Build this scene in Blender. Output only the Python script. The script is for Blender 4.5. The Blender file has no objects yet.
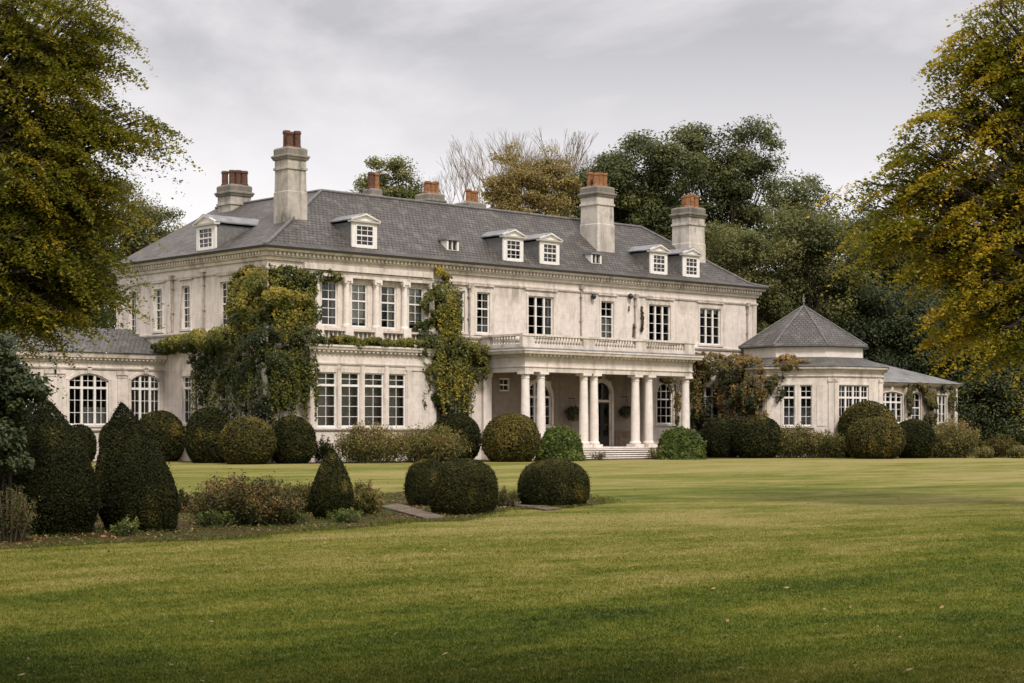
import bpy, bmesh, math, random
import numpy as np
from mathutils import Vector
R = math.radians
random.seed(7); rng = np.random.default_rng(11)
scene = bpy.context.scene
COL = scene.collection
# ---------------------------------------------------------------- camera
CX, CY, CZ = -52.1, -75.1, 1.7
FX, FY = 0.678, 0.735            # view direction on the ground
RX, RY = 0.735, -0.678           # to the right of it
FPX, HOR = 1753.0, 430.0
cd = bpy.data.cameras.new('camera'); cam = bpy.data.objects.new('camera', cd); COL.objects.link(cam)
cam.location = (CX, CY, CZ)
cam.rotation_euler = (R(90), 0, -math.atan2(FX, FY))
cd.sensor_width = 36; cd.lens = 36 * FPX / 1024
cd.shift_y = (HOR - 341.5) / 1024
cd.clip_start = .1; cd.clip_end = 3000
scene.camera = cam
# ---------------------------------------------------------------- world, sun, exposure
SUN_EL, SUN_AZ = 48, 200         # azimuth measured from +Y clockwise: light comes from the front right
w = bpy.data.worlds.new('World'); scene.world = w; w.use_nodes = True
nt = w.node_tree; nt.nodes.clear(); L = nt.links
def wn(t, **k):
    n = nt.nodes.new(t)
    for a, b in k.items(): setattr(n, a, b)
    return n
out = wn('ShaderNodeOutputWorld'); mixs = wn('ShaderNodeMixShader'); mixs.inputs[0].default_value = .93
bg1 = wn('ShaderNodeBackground'); bg1.inputs[1].default_value = .1
bg2 = wn('ShaderNodeBackground'); bg2.inputs[1].default_value = 1.0
sky = wn('ShaderNodeTexSky', sky_type='NISHITA', sun_disc=False); sky.sun_elevation = R(SUN_EL); sky.sun_rotation = R(SUN_AZ)
L.new(sky.outputs[0], bg1.inputs[0])
tc = wn('ShaderNodeTexCoord'); sep = wn('ShaderNodeSeparateXYZ'); L.new(tc.outputs['Generated'], sep.inputs[0])
mp = wn('ShaderNodeMapping'); mp.inputs['Scale'].default_value = (2.3, 2.3, 5.2); mp.inputs['Location'].default_value = (.3, .1, .35)
mp.inputs['Rotation'].default_value = (.10, -.12, 0)
L.new(tc.outputs['Generated'], mp.inputs[0])
nz = wn('ShaderNodeTexNoise'); nz.inputs['Scale'].default_value = 1.1; nz.inputs['Detail'].default_value = 8; nz.inputs['Roughness'].default_value = .56; nz.inputs['Distortion'].default_value = .25
L.new(mp.outputs[0], nz.inputs['Vector'])
rampc = wn('ShaderNodeValToRGB'); e = rampc.color_ramp.elements
e[0].position = .36; e[0].color = (.50, .485, .50, 1); e[1].position = .54; e[1].color = (.93, .885, .89, 1)
L.new(nz.outputs[0], rampc.inputs[0])
ramph = wn('ShaderNodeValToRGB'); e = ramph.color_ramp.elements        # how much the brighter low sky takes over
e[0].position = .11; e[0].color = (.94, .94, .94, 1); e[1].position = .22; e[1].color = (0, 0, 0, 1)
L.new(sep.outputs[2], ramph.inputs[0])
mx = wn('ShaderNodeMix', data_type='RGBA'); L.new(ramph.outputs[0], mx.inputs['Factor']); L.new(rampc.outputs[0], mx.inputs['A']); mx.inputs['B'].default_value = (.93, .895, .90, 1)
rampz = wn('ShaderNodeValToRGB'); e = rampz.color_ramp.elements        # overcast sky: brighter overhead
e[0].position = .22; e[0].color = (1, 1, 1, 1); e[1].position = .75; e[1].color = (1, 1, 1, 1)
L.new(sep.outputs[2], rampz.inputs[0])
mr = wn('ShaderNodeMapRange'); mr.inputs['From Min'].default_value = .22; mr.inputs['From Max'].default_value = .7; mr.inputs['To Min'].default_value = 1.0; mr.inputs['To Max'].default_value = 1.7
L.new(sep.outputs[2], mr.inputs[0])
vm = wn('ShaderNodeVectorMath', operation='SCALE'); L.new(mx.outputs['Result'], vm.inputs[0]); L.new(mr.outputs[0], vm.inputs['Scale'])
L.new(vm.outputs[0], bg2.inputs[0]); L.new(bg1.outputs[0], mixs.inputs[1]); L.new(bg2.outputs[0], mixs.inputs[2]); L.new(mixs.outputs[0], out.inputs[0])
sd = bpy.data.lights.new('sun', 'SUN'); sd.energy = 2.9; sd.angle = R(12); sd.color = (1, .915, .82)
sun = bpy.data.objects.new('sun', sd); COL.objects.link(sun)
saz, sel = R(SUN_AZ), R(SUN_EL)
sdir = Vector((math.sin(saz) * math.cos(sel), math.cos(saz) * math.cos(sel), math.sin(sel)))
sun.rotation_euler = sdir.to_track_quat('Z', 'Y').to_euler(); sun.location = (0, -40, 60)
vs = scene.view_settings; vs.view_transform = 'Standard'; vs.look = 'None'; vs.exposure = .2; vs.gamma = 1; vs.use_curve_mapping = False
scene.cycles.max_bounces = 5; scene.cycles.diffuse_bounces = 3; scene.cycles.glossy_bounces = 2; scene.cycles.transmission_bounces = 3; scene.cycles.transparent_max_bounces = 6
scene.cycles.caustics_reflective = False; scene.cycles.caustics_refractive = False

# ---------------------------------------------------------------- helpers
def at(px, t):                                  # ground position seen in that direction, t metres ahead
    a = (px - 512) / FPX * t
    return CX + FX * t + RX * a, CY + FY * t + RY * a
def hz(py, t): return CZ + (HOR - py) / FPX * t
def gnd(px, py): return at(px, CZ * FPX / (py - HOR))
def tag(o, label=None, cat=None, group=None, kind=None):
    if label: o['label'] = label
    if cat: o['category'] = cat
    if group: o['group'] = group
    if kind: o['kind'] = kind
    return o
def empty(name, loc, label, cat, group=None, rz=0):
    o = bpy.data.objects.new(name, None); COL.objects.link(o); o.location = loc; o.rotation_euler = (0, 0, rz)
    o.empty_display_size = .3
    return tag(o, label, cat, group)
def place(o, parent=None):
    COL.objects.link(o)
    if parent is not None:
        o.parent = parent
    return o

class Basis:
    def __init__(s, o, u, n): s.o, s.u, s.n = Vector(o), Vector(u).normalized(), Vector(n).normalized()
    def p(s, u, z, d=0): return s.o + s.u * u + s.n * d + Vector((0, 0, z))
FRONT = Basis((0, 0, 0), (1, 0, 0), (0, -1, 0))
LEFT = Basis((0, 0, 0), (0, 1, 0), (-1, 0, 0))
class MB:
    def __init__(s): s.v, s.f, s.m, s.uv = [], [], [], []
    def outward(s):                          # turn single panes to face the viewer's side of the house
        for i, f in enumerate(s.f):
            a, b, c = (Vector(s.v[k]) for k in f[:3])
            if (b - a).cross(c - a).dot(Vector((-.68, -.73, 0))) < 0: s.f[i] = tuple(reversed(f))
    def face(s, pts, m=0, uv=None):
        i = len(s.v); s.v += [tuple(p) for p in pts]; s.f.append(tuple(range(i, i + len(pts)))); s.m.append(m)
        s.uv += uv if uv else [(0, 0)] * len(pts)
    def hexa(s, P, m=0):
        i = len(s.v); s.v += [tuple(p) for p in P]
        for q in ((0, 3, 2, 1), (4, 5, 6, 7), (0, 1, 5, 4), (1, 2, 6, 5), (2, 3, 7, 6), (3, 0, 4, 7)):
            s.f.append(tuple(i + k for k in q)); s.m.append(m); s.uv += [(0, 0)] * 4
    def box(s, B, u0, u1, z0, z1, d0, d1, m=0):
        s.hexa([B.p(u0, z0, d0), B.p(u1, z0, d0), B.p(u1, z0, d1), B.p(u0, z0, d1), B.p(u0, z1, d0), B.p(u1, z1, d0), B.p(u1, z1, d1), B.p(u0, z1, d1)], m)
    def sweep(s, path, prof, m=0, closed=False, caps=True):
        n = len(path); rings = []
        def nrm(a, b):
            d = Vector((b[0] - a[0], b[1] - a[1])).normalized(); return Vector((d.y, -d.x))
        for i, p in enumerate(path):
            if closed: n0, n1 = nrm(path[i - 1], p), nrm(p, path[(i + 1) % n])
            else:
                n0 = nrm(path[i - 1], p) if i else nrm(p, path[1]); n1 = nrm(p, path[i + 1]) if i < n - 1 else n0
            mt = (n0 + n1).normalized(); k = 1 / max(.3, mt.dot(n1))
            rings.append([(p[0] + mt.x * d * k, p[1] + mt.y * d * k, z) for d, z in prof])
        i0 = len(s.v); k = len(prof)
        for r in rings: s.v += r
        for i in range(n if closed else n - 1):
            a, b = i0 + i * k, i0 + ((i + 1) % n) * k
            for j in range(k):
                s.f.append((a + j, b + j, b + (j + 1) % k, a + (j + 1) % k)); s.m.append(m); s.uv += [(0, 0)] * 4
        if caps and not closed:
            s.f.append(tuple(i0 + j for j in range(k))); s.m.append(m); s.uv += [(0, 0)] * k
            s.f.append(tuple(i0 + (n - 1) * k + j for j in reversed(range(k)))); s.m.append(m); s.uv += [(0, 0)] * k
    def lathe(s, c, prof, seg=16, m=0):                     # prof: (radius, z) from bottom to top
        i0 = len(s.v); k = len(prof)
        for j in range(seg):
            a = 2 * math.pi * j / seg
            s.v += [(c[0] + r * math.cos(a), c[1] + r * math.sin(a), c[2] + z) for r, z in prof]
        for j in range(seg):
            a, b = i0 + j * k, i0 + ((j + 1) % seg) * k
            for q in range(k - 1):
                s.f.append((a + q, b + q, b + q + 1, a + q + 1)); s.m.append(m); s.uv += [(0, 0)] * 4
        s.f.append(tuple(i0 + j * k for j in reversed(range(seg)))); s.m.append(m); s.uv += [(0, 0)] * seg
        s.f.append(tuple(i0 + j * k + k - 1 for j in range(seg))); s.m.append(m); s.uv += [(0, 0)] * seg
    def tube(s, pts, rad, seg=6, m=0):
        pts = [Vector(p) for p in pts]; i0 = len(s.v); n = len(pts)
        up = None
        for i, p in enumerate(pts):
            d = (pts[min(i + 1, n - 1)] - pts[max(i - 1, 0)]).normalized()
            if up is None:
                up = d.orthogonal().normalized()
            up = (up - d * up.dot(d)); up = up.normalized() if up.length > 1e-6 else d.orthogonal().normalized()
            sd_ = d.cross(up); r = rad[i] if hasattr(rad, '__len__') else rad
            for j in range(seg):
                a = 2 * math.pi * j / seg; s.v.append(tuple(p + (up * math.cos(a) + sd_ * math.sin(a)) * r))
        for i in range(n - 1):
            for j in range(seg):
                a = i0 + i * seg; b = a + seg
                s.f.append((a + j, a + (j + 1) % seg, b + (j + 1) % seg, b + j)); s.m.append(m); s.uv += [(0, 0)] * 4
        s.f.append(tuple(i0 + j for j in reversed(range(seg)))); s.m.append(m); s.uv += [(0, 0)] * seg
        s.f.append(tuple(i0 + (n - 1) * seg + j for j in range(seg))); s.m.append(m); s.uv += [(0, 0)] * seg
    def build(s, name, mats, parent=None, smooth=False, recalc=True, bevel=0):
        if name == 'pane': s.outward()
        me = bpy.data.meshes.new(name); me.from_pydata(s.v, [], s.f)
        if not isinstance(mats, (list, tuple)): mats = [mats]
        for m in mats: me.materials.append(m)
        me.polygons.foreach_set('material_index', s.m)
        uvl = me.uv_layers.new(name='UVMap'); uvl.data.foreach_set('uv', [c for q in s.uv for c in q])
        if recalc:
            bm = bmesh.new(); bm.from_mesh(me); bmesh.ops.recalc_face_normals(bm, faces=bm.faces); bm.to_mesh(me); bm.free()
        if smooth: me.polygons.foreach_set('use_smooth', [True] * len(me.polygons))
        me.update()
        o = bpy.data.objects.new(name, me); place(o, parent)
        if parent is not None and parent.type == 'EMPTY' and parent.location.length > 0:
            o.location = -parent.location          # vertices are written in world space
        return o

# ---------------------------------------------------------------- materials
def new_mat(name):
    m = bpy.data.materials.new(name); m.use_nodes = True; t = m.node_tree; t.nodes.clear(); return m, t
def nd(t, typ, ins=None, **k):
    n = t.nodes.new(typ)
    for a, b in k.items(): setattr(n, a, b)
    for a, b in (ins or {}).items():
        if hasattr(b, 'is_linked') or isinstance(b, bpy.types.NodeSocket): t.links.new(b, n.inputs[a])
        else: n.inputs[a].default_value = b
    return n
def ramp(t, fac, stops):
    n = nd(t, 'ShaderNodeValToRGB', {0: fac}); cr = n.color_ramp
    while len(cr.elements) > len(stops): cr.elements.remove(cr.elements[-1])
    while len(cr.elements) < len(stops): cr.elements.new(.5)
    for e, (p, c) in zip(cr.elements, stops):
        e.position = p; e.color = (*c, 1) if hasattr(c, '__len__') else (c, c, c, 1)
    return n.outputs[0]
def noise(t, vec, scale, detail=4, rough=.55, sc=None, dist=0):
    if sc: vec = nd(t, 'ShaderNodeMapping', {0: vec, 'Scale': sc}).outputs[0]
    return nd(t, 'ShaderNodeTexNoise', {'Vector': vec, 'Scale': scale, 'Detail': detail, 'Roughness': rough, 'Distortion': dist}).outputs[0]
def mixc(t, f, a, b, blend='MIX'):
    n = nd(t, 'ShaderNodeMix', data_type='RGBA', blend_type=blend)
    for key, v in (('Factor', f), ('A', a), ('B', b)):
        if isinstance(v, bpy.types.NodeSocket): t.links.new(v, n.inputs[key])
        else: n.inputs[key].default_value = v if key == 'Factor' else (*v, 1)
    return n.outputs['Result']
def finish(t, col, rough=.8, bump=None, bstr=.3, bdist=.02, spec=.3, metal=0):
    p = nd(t, 'ShaderNodeBsdfPrincipled', {'Roughness': rough, 'Specular IOR Level': spec, 'Metallic': metal})
    if isinstance(col, bpy.types.NodeSocket): t.links.new(col, p.inputs['Base Color'])
    else: p.inputs['Base Color'].default_value = (*col, 1)
    if bump is not None:
        b = nd(t, 'ShaderNodeBump', {'Height': bump, 'Strength': bstr, 'Distance': bdist}); t.links.new(b.outputs[0], p.inputs['Normal'])
    o = nd(t, 'ShaderNodeOutputMaterial'); t.links.new(p.outputs[0], o.inputs[0])
def wpos(t): return nd(t, 'ShaderNodeNewGeometry').outputs['Position']

def stone_mat(name, base, dark, stain=(.16, .14, .11), amt=.5, fine=1.0, course=True):
    m, t = new_mat(name); P = wpos(t)
    n1 = noise(t, P, .35, 6, .6); n2 = noise(t, P, 3.2, 6, .65); n3 = noise(t, P, 1.0, 5, .6, sc=(1.7, 1.7, .16)); n4 = noise(t, P, 14 * fine, 3, .6)
    c = mixc(t, ramp(t, n1, [(.35, 0), (.7, .75)]), base, dark)
    c = mixc(t, ramp(t, n2, [(.42, 0), (.75, .55)]), c, tuple(x * .72 for x in dark))
    n5 = noise(t, P, 2.2, 6, .7, sc=(1, 1, .22)); n6 = noise(t, P, .55, 3, .6)
    str_ = nd(t, 'ShaderNodeMath', {0: ramp(t, n5, [(.45, 0), (.62, 1)]), 1: ramp(t, n6, [(.46, 0), (.66, amt)])}, operation='MULTIPLY').outputs[0]
    c = mixc(t, str_, c, tuple(x * 1.7 for x in stain))
    zz = nd(t, 'ShaderNodeSeparateXYZ', {0: P}).outputs[2]            # grime gathered below the cornices and string courses
    for zt_, ln_ in ((10.0, 1.1), (6.9, .8), (4.95, .5)):
        g_ = nd(t, 'ShaderNodeMapRange', {0: zz, 'From Min': zt_ - ln_, 'From Max': zt_, 'To Min': 0, 'To Max': 1}).outputs[0]
        g_ = nd(t, 'ShaderNodeMath', {0: g_, 1: nd(t, 'ShaderNodeMath', {0: zz, 1: zt_ + .02}, operation='LESS_THAN').outputs[0]}, operation='MULTIPLY').outputs[0]
        g_ = nd(t, 'ShaderNodeMath', {0: g_, 1: ramp(t, n5, [(.42, 0), (.7, .75 * amt)])}, operation='MULTIPLY').outputs[0]
        c = mixc(t, g_, c, stain)
    c = mixc(t, ramp(t, n3, [(.52, 0), (.72, amt * .7)]), c, tuple(x * 1.3 for x in stain))
    c = mixc(t, ramp(t, n4, [(.55, 0), (.8, .4 * amt)]), c, stain)
    h = nd(t, 'ShaderNodeMath', {0: n4, 1: n2}, operation='ADD').outputs[0]
    if course:
        z = nd(t, 'ShaderNodeSeparateXYZ', {0: P}).outputs[2]
        f = nd(t, 'ShaderNodeMath', {0: z, 1: 2.63}, operation='MULTIPLY').outputs[0]
        f = nd(t, 'ShaderNodeMath', {0: f}, operation='FRACT').outputs[0]
        j = ramp(t, f, [(.0, 1), (.03, 1), (.06, 0)])
        jn = nd(t, 'ShaderNodeMath', {0: j, 1: ramp(t, noise(t, P, .8, 3), [(.4, 0), (.6, .38)])}, operation='MULTIPLY').outputs[0]
        c = mixc(t, jn, c, tuple(x * .5 for x in dark))
    finish(t, c, .85, h, .35, .02, .2); return m
M = {}
M['wall'] = stone_mat('painted_stucco', (.70, .63, .57), (.58, .51, .45), (.20, .17, .14), .75)
M['trim'] = stone_mat('pale_stone_trim', (.70, .63, .57), (.54, .48, .415), (.15, .13, .105), .75, course=False)
M['oldwall'] = stone_mat('weathered_stone', (.36, .30, .24), (.25, .20, .155), (.11, .09, .065), .8)
M['column'] = stone_mat('painted_column', (.74, .68, .63), (.63, .57, .52), (.34, .29, .24), .3, course=False)
M['chimney'] = stone_mat('chimney_render', (.50, .455, .40), (.33, .295, .25), (.085, .078, .065), 1.0, course=False)
M['whitestack'] = stone_mat('white_chimney_render', (.60, .55, .49), (.43, .39, .34), (.10, .09, .075), 1.0, course=False)
M['cap'] = stone_mat('dark_lichen_stone', (.25, .225, .19), (.14, .125, .10), (.05, .048, .04), .8, 2, course=False)
M['step'] = stone_mat('step_stone', (.40, .37, .33), (.28, .25, .215), (.12, .11, .09), .6, course=False)

M['porch'] = stone_mat('bare_porch_stone_shaded', (.25, .205, .165), (.17, .135, .105), (.08, .065, .045), .8)  # brown bare stone, darkened further to stand in for the portico's shade
def slate_mat(name, base, light, dark, row=.21):
    m, t = new_mat(name); uv = nd(t, 'ShaderNodeUVMap').outputs[0]; P = wpos(t)
    br = nd(t, 'ShaderNodeTexBrick', {'Vector': uv, 'Color1': (*base, 1), 'Color2': (*tuple(x * .80 for x in base), 1), 'Mortar': (*tuple(x * .28 for x in dark), 1), 'Scale': 1, 'Mortar Size': .03, 'Mortar Smooth': .4, 'Bias': 0, 'Brick Width': .27, 'Row Height': row}, offset=.5)
    c = br.outputs['Color']
    n1 = noise(t, P, .55, 6, .65); n2 = noise(t, P, 5, 5, .7); n3 = noise(t, uv, 1.0, 5, .65, sc=(1.6, .28, 1))
    n4 = noise(t, P, 1.6, 6, .75)
    c = mixc(t, ramp(t, n1, [(.42, 0), (.62, .7)]), c, dark)
    c = mixc(t, ramp(t, n3, [(.48, 0), (.68, .55)]), c, dark)
    c = mixc(t, ramp(t, n4, [(.50, 0), (.70, .38)]), c, light)
    c = mixc(t, ramp(t, n2, [(.58, 0), (.74, .5)]), c, light)
    c = mixc(t, ramp(t, noise(t, P, 2.6, 4, .7), [(.62, 0), (.74, .5)]), c, (.10, .075, .035))
    v = nd(t, 'ShaderNodeSeparateXYZ', {0: uv}).outputs[1]
    f = nd(t, 'ShaderNodeMath', {0: v, 1: 1 / row}, operation='MULTIPLY').outputs[0]
    f = nd(t, 'ShaderNodeMath', {0: f}, operation='FRACT').outputs[0]
    h = nd(t, 'ShaderNodeMath', {0: f, 1: -1.0}, operation='MULTIPLY').outputs[0]
    h = nd(t, 'ShaderNodeMath', {0: h, 1: br.outputs['Fac']}, operation='SUBTRACT').outputs[0]
    finish(t, c, .62, h, .9, .03, .4); return m
M['slate'] = slate_mat('weathered_slate', (.088, .076, .068), (.26, .24, .21), (.038, .033, .028), .26)
M['lightslate'] = slate_mat('pale_slate', (.13, .125, .12), (.28, .27, .25), (.05, .047, .043))

def plain(name, col, rough=.6, var=.25, sc=6, spec=.3, metal=0, bump=.2):
    m, t = new_mat(name); P = wpos(t); n = noise(t, P, sc, 5, .6)
    c = mixc(t, ramp(t, n, [(.35, 0), (.7, 1)]), col, tuple(x * (1 - var) for x in col))
    finish(t, c, rough, n, bump, .01, spec, metal); return m
M['white'] = plain('white_window_paint', (.74, .71, .67), .5, .14)
M['lead'] = plain('lead_sheet', (.20, .20, .205), .5, .5, 2.2, .4)
M['ridge'] = plain('ridge_lead', (.15, .145, .14), .6, .5, 3, .3)
M['cheek'] = plain('slate_hung_cheek', (.17, .165, .16), .7, .4, 5, .3)
M['leadpale'] = plain('pale_lead_roof', (.21, .205, .20), .45, .6, 1.6, .5)
M['gutter'] = plain('dark_gutter', (.06, .055, .05), .5, .3)
M['pipe'] = plain('painted_downpipe', (.40, .34, .29), .6, .5)
M['pot'] = plain('terracotta', (.30, .14, .06), .85, .6, 7)
M['potdark'] = plain('sooty_terracotta', (.125, .062, .04), .85, .6, 12)
M['dark'] = plain('dark_interior', (.035, .028, .022), .9, .3)
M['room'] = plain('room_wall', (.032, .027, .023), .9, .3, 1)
M['curtain'] = plain('pale_curtain', (.78, .76, .72), .9, .25, 3)
M['doorp'] = plain('dark_door_paint', (.028, .028, .024), .4, .3)
M['iron'] = plain('black_iron', (.02, .02, .02), .5, .3)
M['wood'] = plain('garden_bench_wood', (.16, .10, .065), .7, .4, 8)
M['bark'] = plain('bark', (.065, .052, .038), .9, .5, 9, .1, 0, .8)
M['barkpale'] = plain('pale_bark', (.20, .155, .105), .9, .4, 9, .1, 0, .8)
M['stem'] = plain('stem', (.10, .07, .045), .9, .4)
m, t = new_mat('window_glass')
P = wpos(t); bp = nd(t, 'ShaderNodeBump', {'Height': noise(t, P, 1.3, 2), 'Strength': .12, 'Distance': .02})
gl = nd(t, 'ShaderNodeBsdfGlossy', {'Color': (.9, .9, .9, 1), 'Roughness': .03, 'Normal': bp.outputs[0]}); tr = nd(t, 'ShaderNodeBsdfTransparent', {0: (.82, .85, .82, 1)})
fr = nd(t, 'ShaderNodeFresnel', {'IOR': 1.55}); ad = nd(t, 'ShaderNodeMath', {0: fr.outputs[0], 1: .01}, operation='ADD')
ms = nd(t, 'ShaderNodeMixShader', {0: ad.outputs[0], 1: tr.outputs[0], 2: gl.outputs[0]}); o_ = nd(t, 'ShaderNodeOutputMaterial', {0: ms.outputs[0]})
M['glass'] = m

def leaf_mat(name, stops, transl=.3, spec=.25):
    m, t = new_mat(name)
    a = nd(t, 'ShaderNodeAttribute', attribute_name='tint').outputs['Fac']
    c = ramp(t, a, stops)
    p = nd(t, 'ShaderNodeBsdfPrincipled', {'Base Color': c, 'Roughness': .55, 'Specular IOR Level': spec})
    tb = nd(t, 'ShaderNodeBsdfTranslucent', {0: mixc(t, 1.0, c, (1.0, 1.0, .55), 'MULTIPLY')})
    s = nd(t, 'ShaderNodeMixShader', {0: transl, 1: p.outputs[0], 2: tb.outputs[0]}); nd(t, 'ShaderNodeOutputMaterial', {0: s.outputs[0]})
    return m
M['beech'] = leaf_mat('autumn_beech_leaf', [(0, (.060, .072, .013)), (.35, (.13, .135, .018)), (.65, (.23, .205, .024)), (.85, (.34, .26, .03)), (1, (.42, .26, .035))], .5)
M['gold'] = leaf_mat('turning_leaf', [(0, (.080, .10, .016)), (.35, (.20, .195, .022)), (.65, (.40, .30, .03)), (1, (.60, .39, .045))], .5)
M['oak'] = leaf_mat('oak_leaf', [(0, (.045, .056, .024)), (.5, (.098, .112, .040)), (.8, (.155, .160, .056)), (1, (.21, .20, .07))], .35)
M['pale'] = leaf_mat('pale_green_leaf', [(0, (.07, .08, .032)), (.5, (.145, .15, .054)), (1, (.26, .235, .085))], .4)
M['ochre'] = leaf_mat('ochre_leaf', [(0, (.17, .135, .05)), (.5, (.28, .215, .08)), (1, (.42, .33, .14))], .45)
M['darkleaf'] = leaf_mat('dark_evergreen_leaf', [(0, (.020, .030, .012)), (.6, (.046, .060, .023)), (1, (.09, .105, .038))], .25)
M['yew'] = leaf_mat('yew_leaf', [(0, (.011, .013, .005)), (.5, (.025, .028, .009)), (.85, (.068, .061, .017)), (1, (.13, .10, .026))], .12, .06)
M['box'] = leaf_mat('box_leaf', [(0, (.03, .042, .010)), (.5, (.085, .10, .018)), (.85, (.16, .155, .03)), (1, (.24, .19, .06))], .25, .2)
M['laurel'] = leaf_mat('laurel_leaf', [(0, (.028, .050, .011)), (.5, (.075, .11, .020)), (1, (.18, .21, .045))], .35, .3)
M['ivy'] = leaf_mat('ivy_leaf', [(0, (.022, .032, .010)), (.35, (.062, .074, .015)), (.6, (.15, .145, .024)), (.8, (.27, .22, .032)), (1, (.40, .29, .045))], .35)
M['russet'] = leaf_mat('russet_leaf', [(0, (.022, .030, .012)), (.35, (.065, .066, .02)), (.6, (.13, .098, .028)), (.8, (.23, .14, .042)), (1, (.32, .19, .06))], .3)
M['dry'] = leaf_mat('dry_shrub_leaf', [(0, (.024, .028, .010)), (.35, (.075, .078, .022)), (.65, (.165, .150, .042)), (.85, (.26, .205, .07)), (1, (.34, .19, .085))], .35)
M['russetbed'] = leaf_mat('russet_tipped_shrub_leaf', [(0, (.020, .026, .008)), (.4, (.055, .060, .016)), (.65, (.13, .105, .03)), (.85, (.24, .13, .05)), (1, (.30, .14, .06))], .3)
M['litter'] = leaf_mat('fallen_leaf', [(0, (.06, .035, .018)), (.5, (.15, .08, .035)), (1, (.30, .19, .08))], .1)

# ground
def lawn_col(t):
    P = nd(t, 'ShaderNodeVectorMath', {0: wpos(t), 1: (1, 1, 0)}, operation='MULTIPLY').outputs[0]
    mpn = nd(t, 'ShaderNodeMapping', {0: P, 'Rotation': (0, 0, R(42.7)), 'Scale': (.42, 1.0, 1)}).outputs[0]
    big = noise(t, mpn, .13, 4, .6, dist=.8); mid = noise(t, mpn, .8, 5, .7, dist=.4); fin = noise(t, P, 5, 5, .75)
    far = nd(t, 'ShaderNodeVectorMath', {0: P, 1: (FX, FY, 0)}, operation='DOT_PRODUCT').outputs['Value']     # distance ahead of the camera, sets the turf tone
    c0 = CX * FX + CY * FY
    dry = nd(t, 'ShaderNodeMapRange', {0: far, 'From Min': c0 + 9, 'From Max': c0 + 34, 'To Min': -.10, 'To Max': .10}).outputs[0]  # greener and darker close by, yellower further off
    far_pale = nd(t, 'ShaderNodeMapRange', {0: far, 'From Min': c0 + 34, 'From Max': c0 + 95, 'To Min': 0, 'To Max': .15}).outputs[0]
    def ma(a, b, op): return nd(t, 'ShaderNodeMath', {0: a, 1: b}, operation=op).outputs[0]
    s_ = ma(ma(ma(big, 1.1, 'MULTIPLY'), ma(mid, 1.0, 'MULTIPLY'), 'ADD'), ma(fin, .75, 'MULTIPLY'), 'ADD')
    s_ = ma(ma(s_, .92, 'SUBTRACT'), ma(dry, far_pale, 'ADD'), 'ADD')
    return ramp(t, s_, [(.22, (.030, .048, .005)), (.38, (.068, .094, .009)), (.54, (.130, .145, .017)), (.67, (.205, .192, .040)), (.84, (.31, .26, .095))]), P
m, t = new_mat('lawn_grass'); c, P = lawn_col(t); vf = noise(t, P, 45, 3, .7); f2 = noise(t, P, 9, 4, .7)
c = mixc(t, ramp(t, vf, [(.35, .55), (.7, 0)]), c, (.035, .04, .008))
finish(t, c, .9, nd(t, 'ShaderNodeMath', {0: vf, 1: f2}, operation='ADD').outputs[0], .6, .04, .1); M['lawn'] = m
m, t = new_mat('grass_blade_green'); c, P = lawn_col(t); a = nd(t, 'ShaderNodeAttribute', attribute_name='tint').outputs['Fac']
c = mixc(t, 1.0, c, ramp(t, a, [(0, (.68, .72, .6)), (.5, (1.0, 1.02, .95)), (1, (1.35, 1.28, 1.2))]), 'MULTIPLY')
p = nd(t, 'ShaderNodeBsdfPrincipled', {'Base Color': c, 'Roughness': .6, 'Specular IOR Level': .15}); tb = nd(t, 'ShaderNodeBsdfTranslucent', {0: c})
s_ = nd(t, 'ShaderNodeMixShader', {0: .3, 1: p.outputs[0], 2: tb.outputs[0]}); nd(t, 'ShaderNodeOutputMaterial', {0: s_.outputs[0]}); M['blade'] = m
m, t = new_mat('leafy_soil'); P = wpos(t)
n1 = noise(t, P, 1.2, 5, .6); n2 = noise(t, P, 22, 5, .7)
c = mixc(t, ramp(t, n1, [(.44, 0), (.56, 1)]), (.045, .052, .010), (.070, .040, .015))
c = mixc(t, ramp(t, n2, [(.45, 0), (.75, .8)]), c, (.025, .014, .006))
finish(t, c, .95, n2, .8, .05, .1); M['soil'] = m

# ---------------------------------------------------------------- setting: ground
def sheet(name, pts, z, mat, kind='structure', jag=0, seed=1):
    r = random.Random(seed); P = []
    for i, a in enumerate(pts):
        b = pts[(i + 1) % len(pts)]; n = max(1, int(math.hypot(b[0] - a[0], b[1] - a[1]) / .5)) if jag else 1
        for k in range(n):
            f = k / n; P.append((a[0] + (b[0] - a[0]) * f + r.uniform(-jag, jag), a[1] + (b[1] - a[1]) * f + r.uniform(-jag, jag), z))
    mb = MB(); mb.face(P); o = mb.build(name, mat); o['kind'] = kind; return o
mb = MB(); mb.face([(-900, -900, 0), (900, -900, 0), (900, 900, 0), (-900, 900, 0)]); tag(mb.build('lawn', M['lawn']), kind='structure')
bedpx = [(-40, 512), (60, 500), (180, 503), (260, 494), (350, 500), (400, 492), (470, 488), (520, 494), (560, 492), (600, 499), (612, 503), (570, 508), (505, 510), (470, 521), (410, 522), (370, 527), (300, 532), (230, 540), (120, 543), (-40, 552)]
sheet('planting_bed', [gnd(*p) for p in bedpx], .004, M['soil'], jag=.12)
sheet('house_border', [(-12, 8), (-1.6, 8), (-2.2, -2.2), (2, -3.6), (13.5, -6.6), (17, -6.4), (17.4, -3.9), (25, -3.9), (25.2, -6.6), (33, -8.8), (38, -11.6), (46, -13), (64, -13.5), (64, 12), (-12, 12)], .005, M['soil'], jag=.2, seed=3)

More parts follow.
